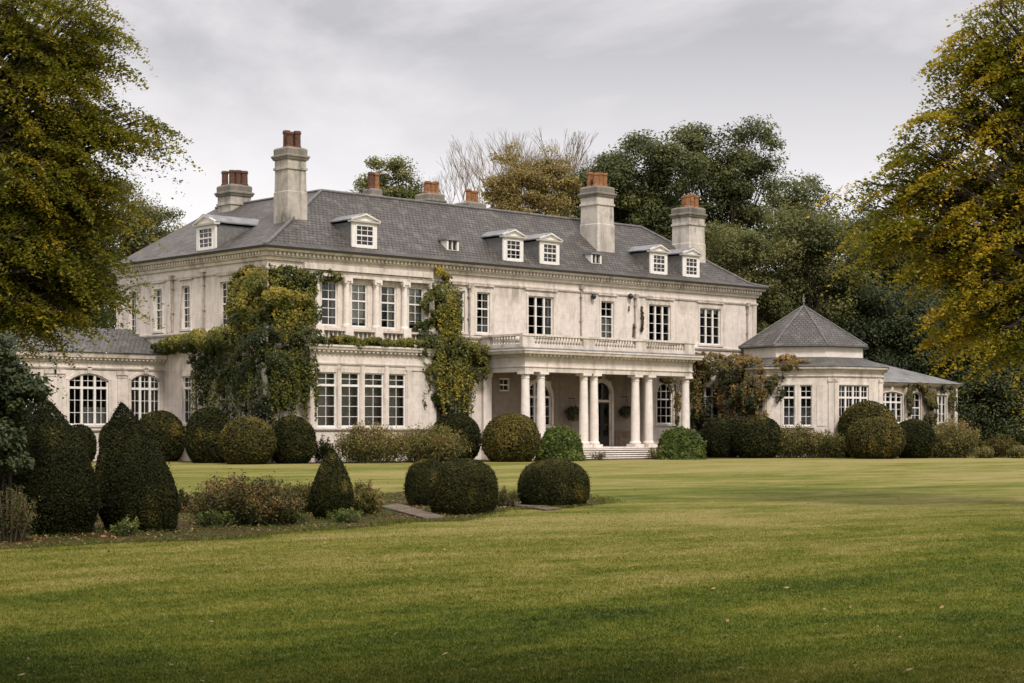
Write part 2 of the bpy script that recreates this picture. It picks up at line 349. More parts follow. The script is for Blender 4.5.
# ---------------------------------------------------------------- the house
house = empty('country_house', (0, 0, 0), 'long pale two storey country house with slate roof, portico and domed side pavilion beyond the lawn', 'house')
house['label'] = 'long cream country house with slate roof, tall chimneys and columned portico beyond the lawn'

def arch_pts(u0, u1, z1, rise, n=10):
    """points along an arch head from left springing to right springing"""
    w = (u1 - u0) / 2; uc = (u0 + u1) / 2
    if rise <= 0: return [(u0, z1), (u1, z1)]
    r = (w * w + rise * rise) / (2 * rise); zc = z1 - r; a0 = math.asin(min(1, w / r))
    if rise > w: a0 = math.pi - a0
    return [(uc - r * math.sin(a0 * (1 - 2 * i / n)), zc + r * math.cos(a0 * (1 - 2 * i / n))) for i in range(n + 1)]
def wall(mb, B, U0, U1, Z0, Z1, holes, m=0, d=0, depth=.28, region=None):
    rg = list(region) if region else [U0, U1, Z0, Z1]
    us = sorted(set([U0, U1, rg[0], rg[1]] + [h[0] for h in holes] + [h[1] for h in holes])); zs = sorted(set([Z0, Z1, rg[2], rg[3]] + [h[2] for h in holes] + [h[3] for h in holes]))
    for i in range(len(us) - 1):
        for j in range(len(zs) - 1):
            uc, zc = (us[i] + us[i + 1]) / 2, (zs[j] + zs[j + 1]) / 2
            if any(h[0] < uc < h[1] and h[2] < zc < h[3] for h in holes): continue
            mb.face([B.p(us[i], zs[j], d), B.p(us[i + 1], zs[j], d), B.p(us[i + 1], zs[j + 1], d), B.p(us[i], zs[j + 1], d)], 1 if region and rg[0] < uc < rg[1] and rg[2] < zc < rg[3] else m)
    for h in holes:
        u0, u1, z0, z1 = h[:4]; rise = h[4] if len(h) > 4 else 0
        ap = arch_pts(u0, u1, z1, rise)
        zs_ = z1 - rise
        loop = [(u0, z0), (u0, zs_)] + (ap[1:-1] if rise else []) + [(u1, zs_), (u1, z0)] if rise else [(u0, z0), (u0, z1), (u1, z1), (u1, z0)]
        for k in range(len(loop)):
            a, b = loop[k], loop[(k + 1) % len(loop)]
            mb.face([B.p(a[0], a[1], d), B.p(b[0], b[1], d), B.p(b[0], b[1], d - depth), B.p(a[0], a[1], d - depth)], m)
        if rise:
            for k in range(len(ap) - 1):
                a, b = ap[k], ap[k + 1]
                mb.face([B.p(a[0], a[1], d), B.p(b[0], b[1], d), B.p(b[0], z1, d), B.p(a[0], z1, d)], m)
def frame_geo(mb, B, u0, u1, z0, z1, mull, nx, rows, rise=0, d=0, fw=.07, bar=.03, trans=None):
    """sash frame: mull = u positions of thick mullions, nx panes across per light, rows = z positions of glazing bars"""
    f0, f1 = d - .16, d - .07
    mb.box(B, u0, u0 + fw, z0, z1 - rise, f0, f1); mb.box(B, u1 - fw, u1, z0, z1 - rise, f0, f1)
    mb.box(B, u0 + fw, u1 - fw, z0, z0 + fw * 1.2, f0, f1 - .002)
    if rise:
        ap = arch_pts(u0, u1, z1, rise)
        for a, b in zip(ap[:-1], ap[1:]):
            k = fw * 1.1
            mb.hexa([B.p(a[0], a[1] - k, f0), B.p(b[0], b[1] - k, f0), B.p(b[0], b[1] - k, f1), B.p(a[0], a[1] - k, f1), B.p(a[0], a[1], f0), B.p(b[0], b[1], f0), B.p(b[0], b[1], f1), B.p(a[0], a[1], f1)])
    else: mb.box(B, u0 + fw, u1 - fw, z1 - fw, z1, f0, f1 - .002)
    def top(u):
        if not rise: return z1 - fw
        w = (u1 - u0) / 2; uc = (u0 + u1) / 2; r = (w * w + rise * rise) / (2 * rise); zc = z1 - r
        return zc + math.sqrt(max(0, r * r - (u - uc) ** 2)) - fw
    edges = [u0] + list(mull) + [u1]
    for mu in mull: mb.box(B, mu - .065, mu + .065, z0 + fw, top(mu), f0, f1 + .02)
    if trans: mb.box(B, u0 + fw, u1 - fw, trans - .06, trans + .06, f0 + .004, f1 + .012)
    for a, b in zip(edges[:-1], edges[1:]):
        for k in range(1, nx):
            u = a + (b - a) * k / nx; mb.box(B, u - bar / 2, u + bar / 2, z0 + fw, top(u), f0 + .02, f1 - .025)
    for zz in rows: mb.box(B, u0 + fw, u1 - fw, zz - bar / 2, zz + bar / 2, f0 + .022, f1 - .028)
def window(B, u0, u1, z0, z1, parent, mull=(), nx=2, nrow=5, rise=0, trans=None, curtain=None, d=0, sub=None, sash=True):
    mb = MB(); rows = [z0 + (z1 - z0) * k / nrow for k in range(1, nrow)]
    if trans: rows = [z0 + (trans - z0) * k / nrow for k in range(1, nrow)] + [(trans + z1) / 2]
    frame_geo(mb, B, u0, u1, z0, z1, mull, nx, rows, rise, d, trans=trans)
    if sash and not mull and not trans:
        zc = rows[len(rows) // 2]; mb.box(B, u0 + .075, u1 - .075, zc - .04, zc + .04, d - .15, d - .085)
    w_ = mb.build('window', M['white'], parent) if sub is None else mb.build('window_frame', M['white'], sub)
    par = w_ if sub is None else sub
    g = MB()
    ap = arch_pts(u0, u1, z1, rise)
    g.face([B.p(a, b, d - .13) for a, b in ([(u0, z0)] + ap + [(u1, z0)])])
    g.build('pane', M['glass'], par, recalc=False)
    for cu_ in ([] if not curtain else (curtain if isinstance(curtain, list) else [curtain])):
        c = MB(); a0, a1, b0, b1 = cu_; n = 14; A = u0 + (u1 - u0) * a0; Bq = u0 + (u1 - u0) * a1; za = z0 + (z1 - z0) * b0; zb = z0 + (z1 - z0) * b1
        for k in range(n):
            ua, ub = A + (Bq - A) * k / n, A + (Bq - A) * (k + 1) / n; da, db = (-.24, -.27) if k % 2 else (-.27, -.24)
            c.face([B.p(ua, za, d + da), B.p(ub, za, d + db), B.p(ub, zb, d + db), B.p(ua, zb, d + da)])
        c.build('curtain', M['curtain'], par, recalc=False)
    return w_
def surround(mb, B, u0, u1, z0, z1, rise=0, d=0, wd=.16, sill=True, hood=True, hd=.34):
    t0, t1 = d - .01, d + .05
    mb.box(B, u0 - wd, u0 - .005, z0, z1 - rise, t0, t1); mb.box(B, u1 + .005, u1 + wd, z0, z1 - rise, t0, t1)
    if rise:
        ap = arch_pts(u0 - .005, u1 + .005, z1 + .005, rise); ao = arch_pts(u0 - wd, u1 + wd, z1 + wd, rise + wd * .7)
        for k in range(len(ap) - 1):
            a, b, c_, e_ = ap[k], ap[k + 1], ao[k + 1], ao[k]
            mb.hexa([B.p(*a, t0), B.p(*b, t0), B.p(*b, t1), B.p(*a, t1), B.p(*e_, t0), B.p(*c_, t0), B.p(*c_, t1), B.p(*e_, t1)])
        uc = (u0 + u1) / 2; mb.box(B, uc - .12, uc + .12, z1 + .01, z1 + .36, t0, t1 + .05)
    else: mb.box(B, u0 - wd, u1 + wd, z1 + .003, z1 + wd, t0, t1 + .003)
    if hood and not rise: mb.box(B, u0 - wd - .12, u1 + wd + .12, z1 + hd, z1 + hd + .07, t0, t1 + .06)
    if sill: mb.box(B, u0 - wd - .05, u1 + wd + .05, z0 - .12, z0 - .003, t0 - .1, t1 + .08)

W, D, EH = 39.4, 15.2, 11.2
upW = [(1.52, 2.57), (3.45, 4.5), (5.46, 6.52), (7.48, 8.54), (9.42, 10.48), (12.5, 13.5), (14.42, 15.42), (18.46, 20.5), (24.57, 25.67), (28.85, 30.87), (33.68, 35.72)]
upC = [None, [(.05, .22, .05, .98), (.8, .95, .05, .98)], (.05, .95, .1, .98), (.55, .95, .05, .95), (.05, .95, .12, .98), (.05, .95, 0, 1), [(.05, .35, .5, 1), (.78, .95, .05, 1)], [(.03, .14, .05, .98), (.86, .97, .05, .98)], (.06, .94, 0, .55), [(.03, .12, .05, .98)], [(.05, .95, .86, .98)]]
ZU0, ZU1 = 7.25, 9.6
gr = [(13.1, 14.0, 2.1, 4.8, 0), (18.4, 20.35, 1.95, 4.6, .95), (24.0, 25.5, .72, 4.7, .75), (29.6, 31.1, 2.08, 4.68, .7), (33.6, 35.7, 2.05, 4.5, 0), (16.2, 17.0, 3.95, 4.7, 0)]
bay = [(2.74, 3.98, 1.86, 4.76), (4.3, 5.54, 1.86, 4.76), (5.86, 7.18, 1.86, 4.76), (7.52, 8.7, 1.86, 4.76)]
lfU = [(13.0, 13.75), (10.22, 11.02), (7.35, 8.15), (3.48, 4.35)]
lfG = [(7.25, 8.1, 2.03, 4.65), (3.6, 4.5, 2.03, 4.6)]
mb = MB()
wall(mb, FRONT, 0, W, 0, EH, [(a, b, ZU0, ZU1) for a, b in upW] + gr, region=(14.8, 28.95, 0, 5.6))  # region: wall under the portico, in the shade-darkened stone
wall(mb, LEFT, 0, D, 0, EH, [(a, b, ZU0, ZU1) for a, b in lfU] + lfG)
RIGHT = Basis((W, 0, 0), (0, 1, 0), (1, 0, 0)); BACK = Basis((0, D, 0), (1, 0, 0), (0, 1, 0))
wall(mb, RIGHT, 0, D, 0, EH, []); wall(mb, BACK, 0, W, 0, EH, [])
mb.face([(.0, D, EH), (14.2, D, EH), (7.1, D, 15.15)])
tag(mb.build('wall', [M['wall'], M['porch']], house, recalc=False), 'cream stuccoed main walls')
mb = MB()                                                    # ground floor bay
BB = Basis((0, 0, 0), (1, 0, 0), (0, -1, 0))
wall(mb, BB, 2.3, 10.9, 0, 6.0, bay, d=.6, depth=.25)
mb.face([(2.3, 0, 0), (2.3, -.6, 0), (2.3, -.6, 6), (2.3, 0, 6)]); mb.face([(10.9, 0, 0), (10.9, -.6, 0), (10.9, -.6, 6), (10.9, 0, 6)])
mb.build('bay', M['wall'], house, recalc=False)
# interior: floors and a dark cross wall behind the windows
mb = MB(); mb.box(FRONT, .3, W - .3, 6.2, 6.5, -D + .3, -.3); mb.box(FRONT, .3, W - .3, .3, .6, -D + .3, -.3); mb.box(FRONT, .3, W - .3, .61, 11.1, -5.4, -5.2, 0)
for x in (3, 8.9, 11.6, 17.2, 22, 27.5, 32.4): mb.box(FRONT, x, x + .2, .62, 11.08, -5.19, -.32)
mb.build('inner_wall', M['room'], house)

path4 = [(0, D), (0, 0), (W, 0), (W, D)]
mb = MB()
mb.sweep(path4, [(-.02, 10.52), (.12, 10.52), (.14, 10.66), (.26, 10.72), (.26, 10.93), (.44, 10.96), (.46, 11.06), (.53, 11.14), (.53, 11.2), (-.02, 11.2)])
mb.sweep(path4, [(-.02, 10.0), (.06, 10.0), (.10, 10.08), (.10, 10.14), (-.02, 10.17)])
mb.sweep(path4, [(-.02, 6.88), (.07, 6.88), (.13, 6.98), (.13, 7.06), (-.02, 7.09)])
mb.sweep([(0, 9.9), (0, 0), (2.3, 0)], [(-.02, 5.95), (.08, 5.95), (.16, 6.1), (.16, 6.17), (-.02, 6.2)])
mb.sweep([(10.9, 0), (14.6, 0)], [(-.02, 5.95), (.08, 5.95), (.16, 6.1), (.16, 6.17), (-.02, 6.2)])
mb.sweep([(28.95, 0), (W, 0)], [(-.02, 5.95), (.08, 5.95), (.16, 6.1), (.16, 6.17), (-.02, 6.2)])
mb.sweep([(0, 9.9), (0, 0), (2.3, 0)], [(-.02, -.1), (.1, -.1), (.1, .85), (.05, .92), (-.02, .92)])
mb.sweep([(28.95, 0), (W, 0)], [(-.02, -.1), (.1, -.1), (.1, .85), (.05, .92), (-.02, .92)])
x = .2
while x < W: mb.box(FRONT, x, x + .13, 10.79, 10.925, .24, .37); x += .27
y = .2
while y < D: mb.box(LEFT, y, y + .13, 10.79, 10.925, .24, .37); y += .27
mb.build('cornice', M['trim'], house)
mb = MB(); mb.sweep(path4, [(.535, 11.08), (.62, 11.1), (.66, 11.2), (.62, 11.205), (.60, 11.14), (.54, 11.14)]); mb.build('gutter', M['gutter'], house)
mb = MB()
for B_, x in ((FRONT, 11.25), (FRONT, 13.85), (FRONT, 39.0), (LEFT, 14.8), (LEFT, .1), (LEFT, 9.3)):
    mb = MB(); mb.box(B_, x, x + .38, 7.1, 9.98, -.01, .055); mb.build('pilaster_strip', M['trim'], house)
def addsur(w_, *a, **k):
    q = MB(); surround(q, *a, **k); q.build('surround', M['trim'], w_); return w_
# windows
for i, ((a, b), cu) in enumerate(zip(upW, upC)):
    w_ = None
    if b - a > 1.5: w_ = window(FRONT, a, b, ZU0, ZU1, house, mull=(a + (b - a) / 3, a + 2 * (b - a) / 3), nx=1, nrow=4, curtain=cu)
    else: w_ = window(FRONT, a, b, ZU0, ZU1, house, nx=2, nrow=5, curtain=cu)
    if i > 4: addsur(w_, FRONT, a, b, ZU0, ZU1)
for i, (a, b) in enumerate(lfU): addsur(window(LEFT, a, b, ZU0, ZU1, house, nx=2, nrow=6, curtain=(.1, .9, .5, 1) if i in (1,) else None), LEFT, a, b, ZU0, ZU1)
for a, b, c_, e_ in lfG: addsur(window(LEFT, a, b, c_, e_, house, nx=2, nrow=3, trans=4.0), LEFT, a, b, c_, e_, hood=False)
GW = {0: window(FRONT, *gr[0][:4], house, nx=2, nrow=3, trans=4.05)}
GW[1] = window(FRONT, *gr[1][:4], house, mull=(19.05, 19.7), nx=1, nrow=3, rise=.95, trans=3.65)
GW[3] = window(FRONT, *gr[3][:4], house, mull=(), nx=3, nrow=5, rise=.7)
GW[4] = window(FRONT, *gr[4][:4], house, mull=(34.3, 35.0), nx=1, nrow=4)
GW[5] = window(FRONT, *gr[5][:4], house, nx=2, nrow=2)
for k_, w_ in GW.items():
    if k_ != 5: addsur(w_, FRONT, *gr[k_], hood=False)
for k, (a, b, c_, e_) in enumerate(bay): window(FRONT, a, b, c_, e_, house, nx=2, nrow=4, trans=4.07, d=.6)
# door
mb = MB(); a, b = 24.0, 25.5
mb.box(FRONT, a, a + .1, .72, 3.95, -.18, -.08); mb.box(FRONT, b - .1, b, .72, 3.95, -.18, -.08); mb.box(FRONT, a + .1, b - .1, 3.4, 3.55, -.18, -.08)
for (ap, bq) in zip(arch_pts(a, b, 4.7, .75)[:-1], arch_pts(a, b, 4.7, .75)[1:]):
    mb.hexa([FRONT.p(ap[0], ap[1] - .1, -.18), FRONT.p(bq[0], bq[1] - .1, -.18), FRONT.p(bq[0], bq[1] - .1, -.08), FRONT.p(ap[0], ap[1] - .1, -.08), FRONT.p(*ap, -.18), FRONT.p(*bq, -.18), FRONT.p(*bq, -.08), FRONT.p(*ap, -.08)])
dr = mb.build('door', M['trim'], house); tag(dr, 'dark glazed front door under a fanlight')
mb = MB()
for s0 in (24.1, 24.76):
    mb.box(FRONT, s0, s0 + .1, .73, 3.4, -.17, -.1); mb.box(FRONT, s0 + .54, s0 + .64, .73, 3.4, -.17, -.1)
    for z0, z1 in ((.73, 1.35), (2.0, 2.08), (3.3, 3.4)): mb.box(FRONT, s0 + .1, s0 + .54, z0, z1, -.168, -.102)
mb.build('door_leaf', M['doorp'], dr)
g = MB(); g.face([FRONT.p(q[0], q[1], -.14) for q in [(a, .72)] + arch_pts(a, b, 4.7, .75) + [(b, .72)]]); g.build('pane', M['glass'], dr, recalc=False)

q = MB(); surround(q, FRONT, *gr[2], hood=False, sill=False); q.build('surround', M['trim'], dr)
# bay cornice, pilasters and balustrade
mb = MB(); bp_ = [(2.3, 0), (2.3, -.6), (10.9, -.6), (10.9, 0)]
mb.sweep(bp_, [(-.55, 5.75), (.05, 5.75), (.07, 5.85), (.26, 5.95), (.3, 6.08), (.34, 6.1), (.34, 6.2), (-.55, 6.24)])
mb.sweep(bp_, [(-.02, 5.15), (.05, 5.15), (.08, 5.22), (.08, 5.27), (-.02, 5.3)])
mb.sweep(bp_, [(-.02, 1.66), (.07, 1.66), (.12, 1.73), (.12, 1.8), (-.02, 1.82)])
x = 2.35
while x < 10.8: mb.box(FRONT, x, x + .15, 5.83, 5.94, .6, .8); x += .3
mb.box(FRONT, 2.2, 11.0, 9.84, 9.99, -.01, .30); mb.box(FRONT, 2.2, 11.0, 10.18, 10.5, -.01, .22)
for x, w_ in ((2.35, .3), (4.02, .24), (5.58, .24), (7.22, .26), (8.76, .3), (10.32, .36)): mb.box(FRONT, x + .01, x + .01 + w_, 1.83, 5.14, .59, .66)
mb.box(FRONT, 8.68, 10.8, 4.95, 5.14, .59, .65)
mb.build('bay_cornice', M['trim'], house)
for x in (3.02, 4.98, 7.0, 8.98, 10.92):
    p = MB(); c_ = (x, -.16, 0)
    p.lathe(c_, [(.25, 7.22), (.25, 7.3), (.21, 7.34), (.19, 7.4), (.185, 8.2), (.16, 9.5), (.19, 9.53), (.19, 9.58), (.24, 9.66)], 16)
    p.box(FRONT, x - .26, x + .26, 6.26, 7.215, -.02, .44); p.box(FRONT, x - .25, x + .25, 9.665, 9.835, -.01, .4)
    for sx in (-.2, .2): p.lathe((x + sx, -.36, 9.60), [(.03, -.07), (.07, -.05), (.07, .05), (.03, .06)], 8)
    p.build('half_column', M['column'], house)
    # thin wall strip behind each column
def balusters(mb, B, u0, u1, z0, z1, d, pitch=.26, r=.07):
    n = max(1, int((u1 - u0) / pitch)); h = z1 - z0
    for k in range(n):
        u = u0 + (u1 - u0) * (k + .5) / n; q = B.p(u, z0, d)
        mb.lathe(tuple(q), [(r * .9, 0), (r * .9, h * .08), (r * .5, h * .14), (r, h * .38), (r * .45, h * .75), (r * .5, h * .85), (r * .9, h * .92), (r * .9, h)], 8)
mb = MB()
xs = [3.28, 4.72, 5.24, 6.74, 7.26, 8.72, 9.24, 10.66]
for k in range(0, 8, 2):
    u0, u1 = xs[k], xs[k + 1]; balusters(mb, FRONT, u0, u1, 6.42, 6.98, .28); mb.box(FRONT, u0 + .003, u1 - .003, 6.98, 7.1, .16, .40); mb.box(FRONT, u0 + .003, u1 - .003, 6.25, 6.42, .18, .38)
mb.build('bay_balustrade', M['trim'], house)

# roof
def roof_face(mb, pts, e0, e1, m=0):
    """uv: u along the eaves, v up the slope, both in metres"""
    e0, e1 = Vector(e0), Vector(e1); ud = (e1 - e0).normalized(); n = None
    P = [Vector(p) for p in pts]; n = (P[1] - P[0]).cross(P[2] - P[0]).normalized(); vd = n.cross(ud)
    if vd.z < 0: vd = -vd
    mb.face(P, m, [((p - e0).dot(ud), (p - e0).dot(vd)) for p in P])
mb = MB(); o7 = .58
E = [(-o7, D + .5, 11.21), (-o7, -o7, 11.21), (W + o7, -o7, 11.21), (W + o7, 10.3, 11.21)]
K = [(.3, D + .5, 11.46), (.3, .3, 11.46), (W - .3, .3, 11.46), (W - .3, 9.3, 11.46)]
P1, P2, P3 = (7.1, 4.96, 15.2), (7.1, D + .5, 15.2), (33.5, 4.96, 15.2)
for i in range(3): roof_face(mb, [E[i], E[i + 1], K[i + 1], K[i]], E[i], E[i + 1])
roof_face(mb, [K[0], K[1], P1, P2], E[0], E[1]); roof_face(mb, [K[1], K[2], P3, P1], E[1], E[2]); roof_face(mb, [K[2], K[3], P3], E[2], E[3])
roof_face(mb, [(7.1, 4.96, 15.2), (33.5, 4.96, 15.2), (W + o7, 10.3, 11.21), (7.1, 10.3, 11.21)], (7.1, 10, 11), (30, 10, 11))
roof_face(mb, [(7.1, 4.96, 15.2), (7.1, D + .5, 15.2), (14.2, D + .5, 11.3), (14.2, 4.96, 11.3)], (14, 5, 11), (14, 15, 11))
rf = mb.build('roof', M['slate'], house, recalc=False)
mb = MB(); mb.box(FRONT, 13, W + .3, 11.22, 11.3, -D - .3, -9.8); mb.build('flat_roof', M['lead'], house)
mb = MB()
for a, b in ((P1, P2), (P1, P3), (K[1], P1), (E[1], K[1]), (K[2], P3), (E[2], K[2])):
    a, b = Vector(a), Vector(b); mb.tube([a + Vector((0, 0, .03)), b + Vector((0, 0, .03))], .09, 8)
mb.build('ridge_capping', M['ridge'], house)
# flue bases under the chimneys, dormers
def zf(y): return 11.46 + (y - .3) * (15.2 - 11.46) / 4.66
def zl(x): return 11.46 + (x - .3) * (15.2 - 11.46) / 6.8
def dormer(B, uc, wd, face, z0, zw, zt, slope, back):
    """B basis, window wall at depth `face` behind the wall line"""
    mb = MB(); u0, u1 = uc - wd / 2, uc + wd / 2; d = -face
    ww = wd * .36
    mb.box(B, u0, uc - ww, z0, zw, d - .1, d, 0); mb.box(B, uc + ww, u1, z0, zw, d - .1, d, 0); mb.box(B, uc - ww, uc + ww, z0, z0 + .1, d - .1, d + .04, 0)
    mb.box(B, uc - ww, uc + ww, zw - .12, zw, d - .1, d, 0)
    mb.hexa([B.p(u0 - .12, zw, d - .2), B.p(u1 + .12, zw, d - .2), B.p(u1 + .12, zw, d + .14), B.p(u0 - .12, zw, d + .14), B.p(u0 - .14, zw + .09, d - .2), B.p(u1 + .14, zw + .09, d - .2), B.p(u1 + .14, zw + .09, d + .18), B.p(u0 - .14, zw + .09, d + .18)], 0)
    mb.face([B.p(u0, zw + .09, d + .02), B.p(u1, zw + .09, d + .02), B.p(uc, zt - .04, d + .02)], 0)
    for s_, ue in ((-1, u0 - .14), (1, u1 + .14)):
        mb.hexa([B.p(ue, zw + .09, d + .02), B.p(uc, zt - .1, d + .02), B.p(uc, zt - .1, d + .17), B.p(ue, zw + .09, d + .17), B.p(ue, zw + .17, d + .02), B.p(uc, zt, d + .02), B.p(uc, zt, d + .17), B.p(ue, zw + .17, d + .17)], 0)
    bk = -back
    for ue, sgn in ((u0, 1), (u1, -1)):
        mb.face([B.p(ue, z0 - .4, d - .1), B.p(ue, zw, d - .1), B.p(ue, zw, bk), B.p(ue, zw - .4, bk)], 1)
        eo = ue - sgn * .14
        mb.hexa([B.p(eo, zw + .085, bk), B.p(uc, zt - .075, bk), B.p(uc, zt - .075, d + .02), B.p(eo, zw + .085, d + .02), B.p(eo, zw + .15, bk), B.p(uc, zt + .02, bk), B.p(uc, zt + .02, d + .19), B.p(eo, zw + .15, d + .19)], 2)
    dm = mb.build('dormer', [M['white'], M['cheek'], M['lead']], house)
    window(B, uc - ww, uc + ww, z0 + .1, zw - .12, house, nx=3, nrow=4, d=d + .1, sub=dm, sash=True)
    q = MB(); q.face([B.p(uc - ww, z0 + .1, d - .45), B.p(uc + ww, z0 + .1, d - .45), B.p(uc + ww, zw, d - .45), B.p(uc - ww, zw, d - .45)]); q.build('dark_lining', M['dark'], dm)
for uc in (6.72, 17.75, 20.72, 30.35, 33.45): dormer(FRONT, uc, 1.72 if uc < 10 else 1.6, .5, 11.6, 12.98, 13.5, zf, 3.3)
dormer(LEFT, 6.5, 1.9, .45, 11.5, 12.85, 13.45, zl, 4.2)
for uc in (13.45, 25.15):                                    # small roof hatches
    mb = MB(); B = FRONT
    mb.box(B, uc - .45, uc - .33, 11.9, 12.55, -1.5, -.95, 0); mb.box(B, uc + .33, uc + .45, 11.9, 12.55, -1.5, -.95, 0); mb.box(B, uc - .33, uc + .33, 11.9, 12.0, -1.5, -.95, 0); mb.box(B, uc - .52, uc + .52, 12.55, 12.63, -2.2, -.88, 1); mb.box(B, uc - .03, uc + .03, 12.0, 12.55, -1.2, -1.0, 0)
    mb.box(B, uc - .44, uc + .44, 11.9, 12.548, -2.1, -1.5, 1)
    sk = mb.build('roof_hatch', [M['white'], M['lead']], house)
    g = MB(); g.face([B.p(uc - .33, 12, -1.1), B.p(uc + .33, 12, -1.1), B.p(uc + .33, 12.55, -1.1), B.p(uc - .33, 12.55, -1.1)]); g.build('pane', M['glass'], sk, recalc=False)

def sqpath(x0, x1, y0, y1): return [(x0, y1), (x0, y0), (x1, y0), (x1, y1)]
def chimney(xc, yc, wx, wy, zb, zt, pots, zp, dark=False, label=None, capm='cap', stack='chimney'):
    mb = MB(); x0, x1, y0, y1 = xc - wx / 2, xc + wx / 2, yc - wy / 2, yc + wy / 2
    ct = zt - 1.25
    mb.sweep(sqpath(x0, x1, y0, y1), [(.03, zb), (.03, ct - 1.2), (0, ct - 1.15), (-.02, ct), (.05, ct + .02), (.05, ct + .14), (-.01, ct + .16), (-.01, ct + .55), (-.3, ct + .55), (-.3, zb)], 0, closed=True)
    mb.sweep(sqpath(x0, x1, y0, y1), [(-.29, ct + .551), (.06, ct + .551), (.10, ct + .66), (.14, ct + .70), (.14, ct + .78), (.03, ct + .84), (.04, ct + 1.12), (.0, zt - .06), (-.15, zt), (-.29, zt)], 1, closed=True)
    mb.face([(x0 + .28, y0 + .28, zt - .06), (x1 - .28, y0 + .28, zt - .06), (x1 - .28, y1 - .28, zt - .06), (x0 + .28, y1 - .28, zt - .06)], 1)
    ch = mb.build('chimney', [M[stack], M[capm]], house)
    if label: ch['label'] = label
    for k, (dx, dy, hh, dk) in enumerate(pots):
        p = MB(); h = (zp - zt) * hh + .1
        p.lathe((xc + dx, yc + dy, zt - .1), [(.23, 0), (.23, .16), (.195, .2), (.185, h * .8), (.22, h * .84), (.23, h * .92), (.20, h * .95), (.20, h), (.14, h), (.14, h * .6)], 12)
        p.build('chimney_pot', M['potdark'] if dk else M['pot'], ch, smooth=False)
chimney(3.55, 2.95, 1.24, 1.24, 12.0, 17.0, [(-.2, -.22, .85, 1), (-.1, .22, 1.0, 1), (.26, -.25, .95, 1), (.3, .25, .9, 1)], 17.95, label='tallest stone chimney near the left hip with dark clay pots')
chimney(6.9, 13.4, 1.45, 1.45, 13.5, 16.35, [(-.4, .4, .95, 1), (-.15, 0, 1, 1), (.15, -.2, 1, 1), (.42, -.45, .95, 1), (.3, .4, .9, 1)], 17.25, label='low broad chimney at the back of the left range')
chimney(27.2, 2.9, 1.5, 1.5, 12.4, 17.1, [(-.42, -.3, .85, 0), (-.1, -.35, .9, 0), (.25, -.38, .9, 0), (.45, .1, .9, 0), (-.3, .35, 1, 0), (.2, .35, 1, 0)], 18.05, stack='whitestack')
chimney(35.75, 2.8, 1.55, 1.55, 12.0, 16.5, [(-.45, -.3, .85, 0), (-.05, -.3, 1, 0), (.4, -.3, .9, 0), (.0, .35, .9, 0), (.45, .3, .9, 0)], 17.4, stack='whitestack')
chimney(21.0, 12.0, 1.3, 1.3, 11.3, 17.0, [(-.35, -.2, .95, 0), (0, -.25, .9, 0), (.35, -.2, 1, 0), (0, .3, .9, 0)], 17.8)
chimney(24.6, 12.2, 1.5, 1.5, 11.3, 16.75, [(-.3, -.25, 1, 0), (.05, -.25, .9, 0), (.35, -.2, .95, 0)], 17.6)
chimney(16.3, 12.0, .8, .8, 11.3, 16.9, [(-.2, -.1, 1, 1), (.22, -.1, 1, 0)], 17.9)

# downpipes
def pipe(B, u, z0, z1, d=.08, r=.05):
    mb = MB(); q = [B.p(u, z0, d), B.p(u, z1, d)]; mb.tube(q, r, 8); mb.box(B, u - .14, u + .14, z1, z1 + .25, 0, .24)
    for z in (z0 + .4, (z0 + z1) / 2, z1 - .5): mb.box(B, u - .09, u + .09, z, z + .06, 0, .15)
    mb.build('downpipe', M['pipe'], house)
pipe(FRONT, 13.78, 6.3, 9.75, .13); pipe(FRONT, 22.8, 6.3, 10.2); pipe(FRONT, 27.55, 6.3, 9.9); pipe(FRONT, 38.4, 6.3, 9.9); pipe(LEFT, 9.05, 6.3, 10.0); pipe(LEFT, 5.9, 6.3, 10.0); pipe(FRONT, 32.7, .5, 6.0)
# wall lamps and alarm box
for x, z in ((23.75, 9.82), (27.0, 10.0)):
    mb = MB(); mb.lathe((x, -.2, z), [(.02, -.2), (.13, -.12), (.16, 0), (.12, .12), (.04, .17)], 10); mb.box(FRONT, x - .06, x + .06, z - .05, z + .05, 0, .15); mb.build('wall_lamp', M['iron'], house)

# portico
PZ = .7
mb = MB(); pf = [(14.8, 0), (14.8, -3.75), (28.95, -3.75), (28.95, 0)]
mb.box(FRONT, 14.8, 28.95, -.05, PZ - .08, .0, 3.70); mb.box(FRONT, 14.76, 28.99, PZ - .08, PZ, .0, 3.75)
mb.sweep([(14.85, -.01), (14.85, -3.6), (28.9, -3.6), (28.9, -.01)], [(-.5, 4.97), (.0, 4.97), (0, 5.22), (.06, 5.24), (.06, 5.3), (0, 5.32), (0, 5.78), (.08, 5.82), (.1, 5.93), (.42, 5.98), (.46, 6.12), (.5, 6.14), (.5, 6.22), (-.5, 6.22)])
mb.box(FRONT, 14.9, 28.85, 5.5, 6.1, .005, 3.3)
x = 14.9
while x < 28.8: mb.box(FRONT, x, x + .16, 5.85, 5.965, 3.6, 3.9); x += .32
po = mb.build('portico', M['trim'], house)
mb = MB(); mb.sweep([(14.85, -.01), (14.85, -3.6), (28.9, -3.6), (28.9, -.01)], [(-.45, 6.224), (.47, 6.224), (.47, 6.27), (.1, 6.34), (-.45, 6.34)])
mb.box(FRONT, 15.25, 28.5, 6.22, 6.3, .01, 3.2); mb.build('lead_flashing', M['lead'], po)
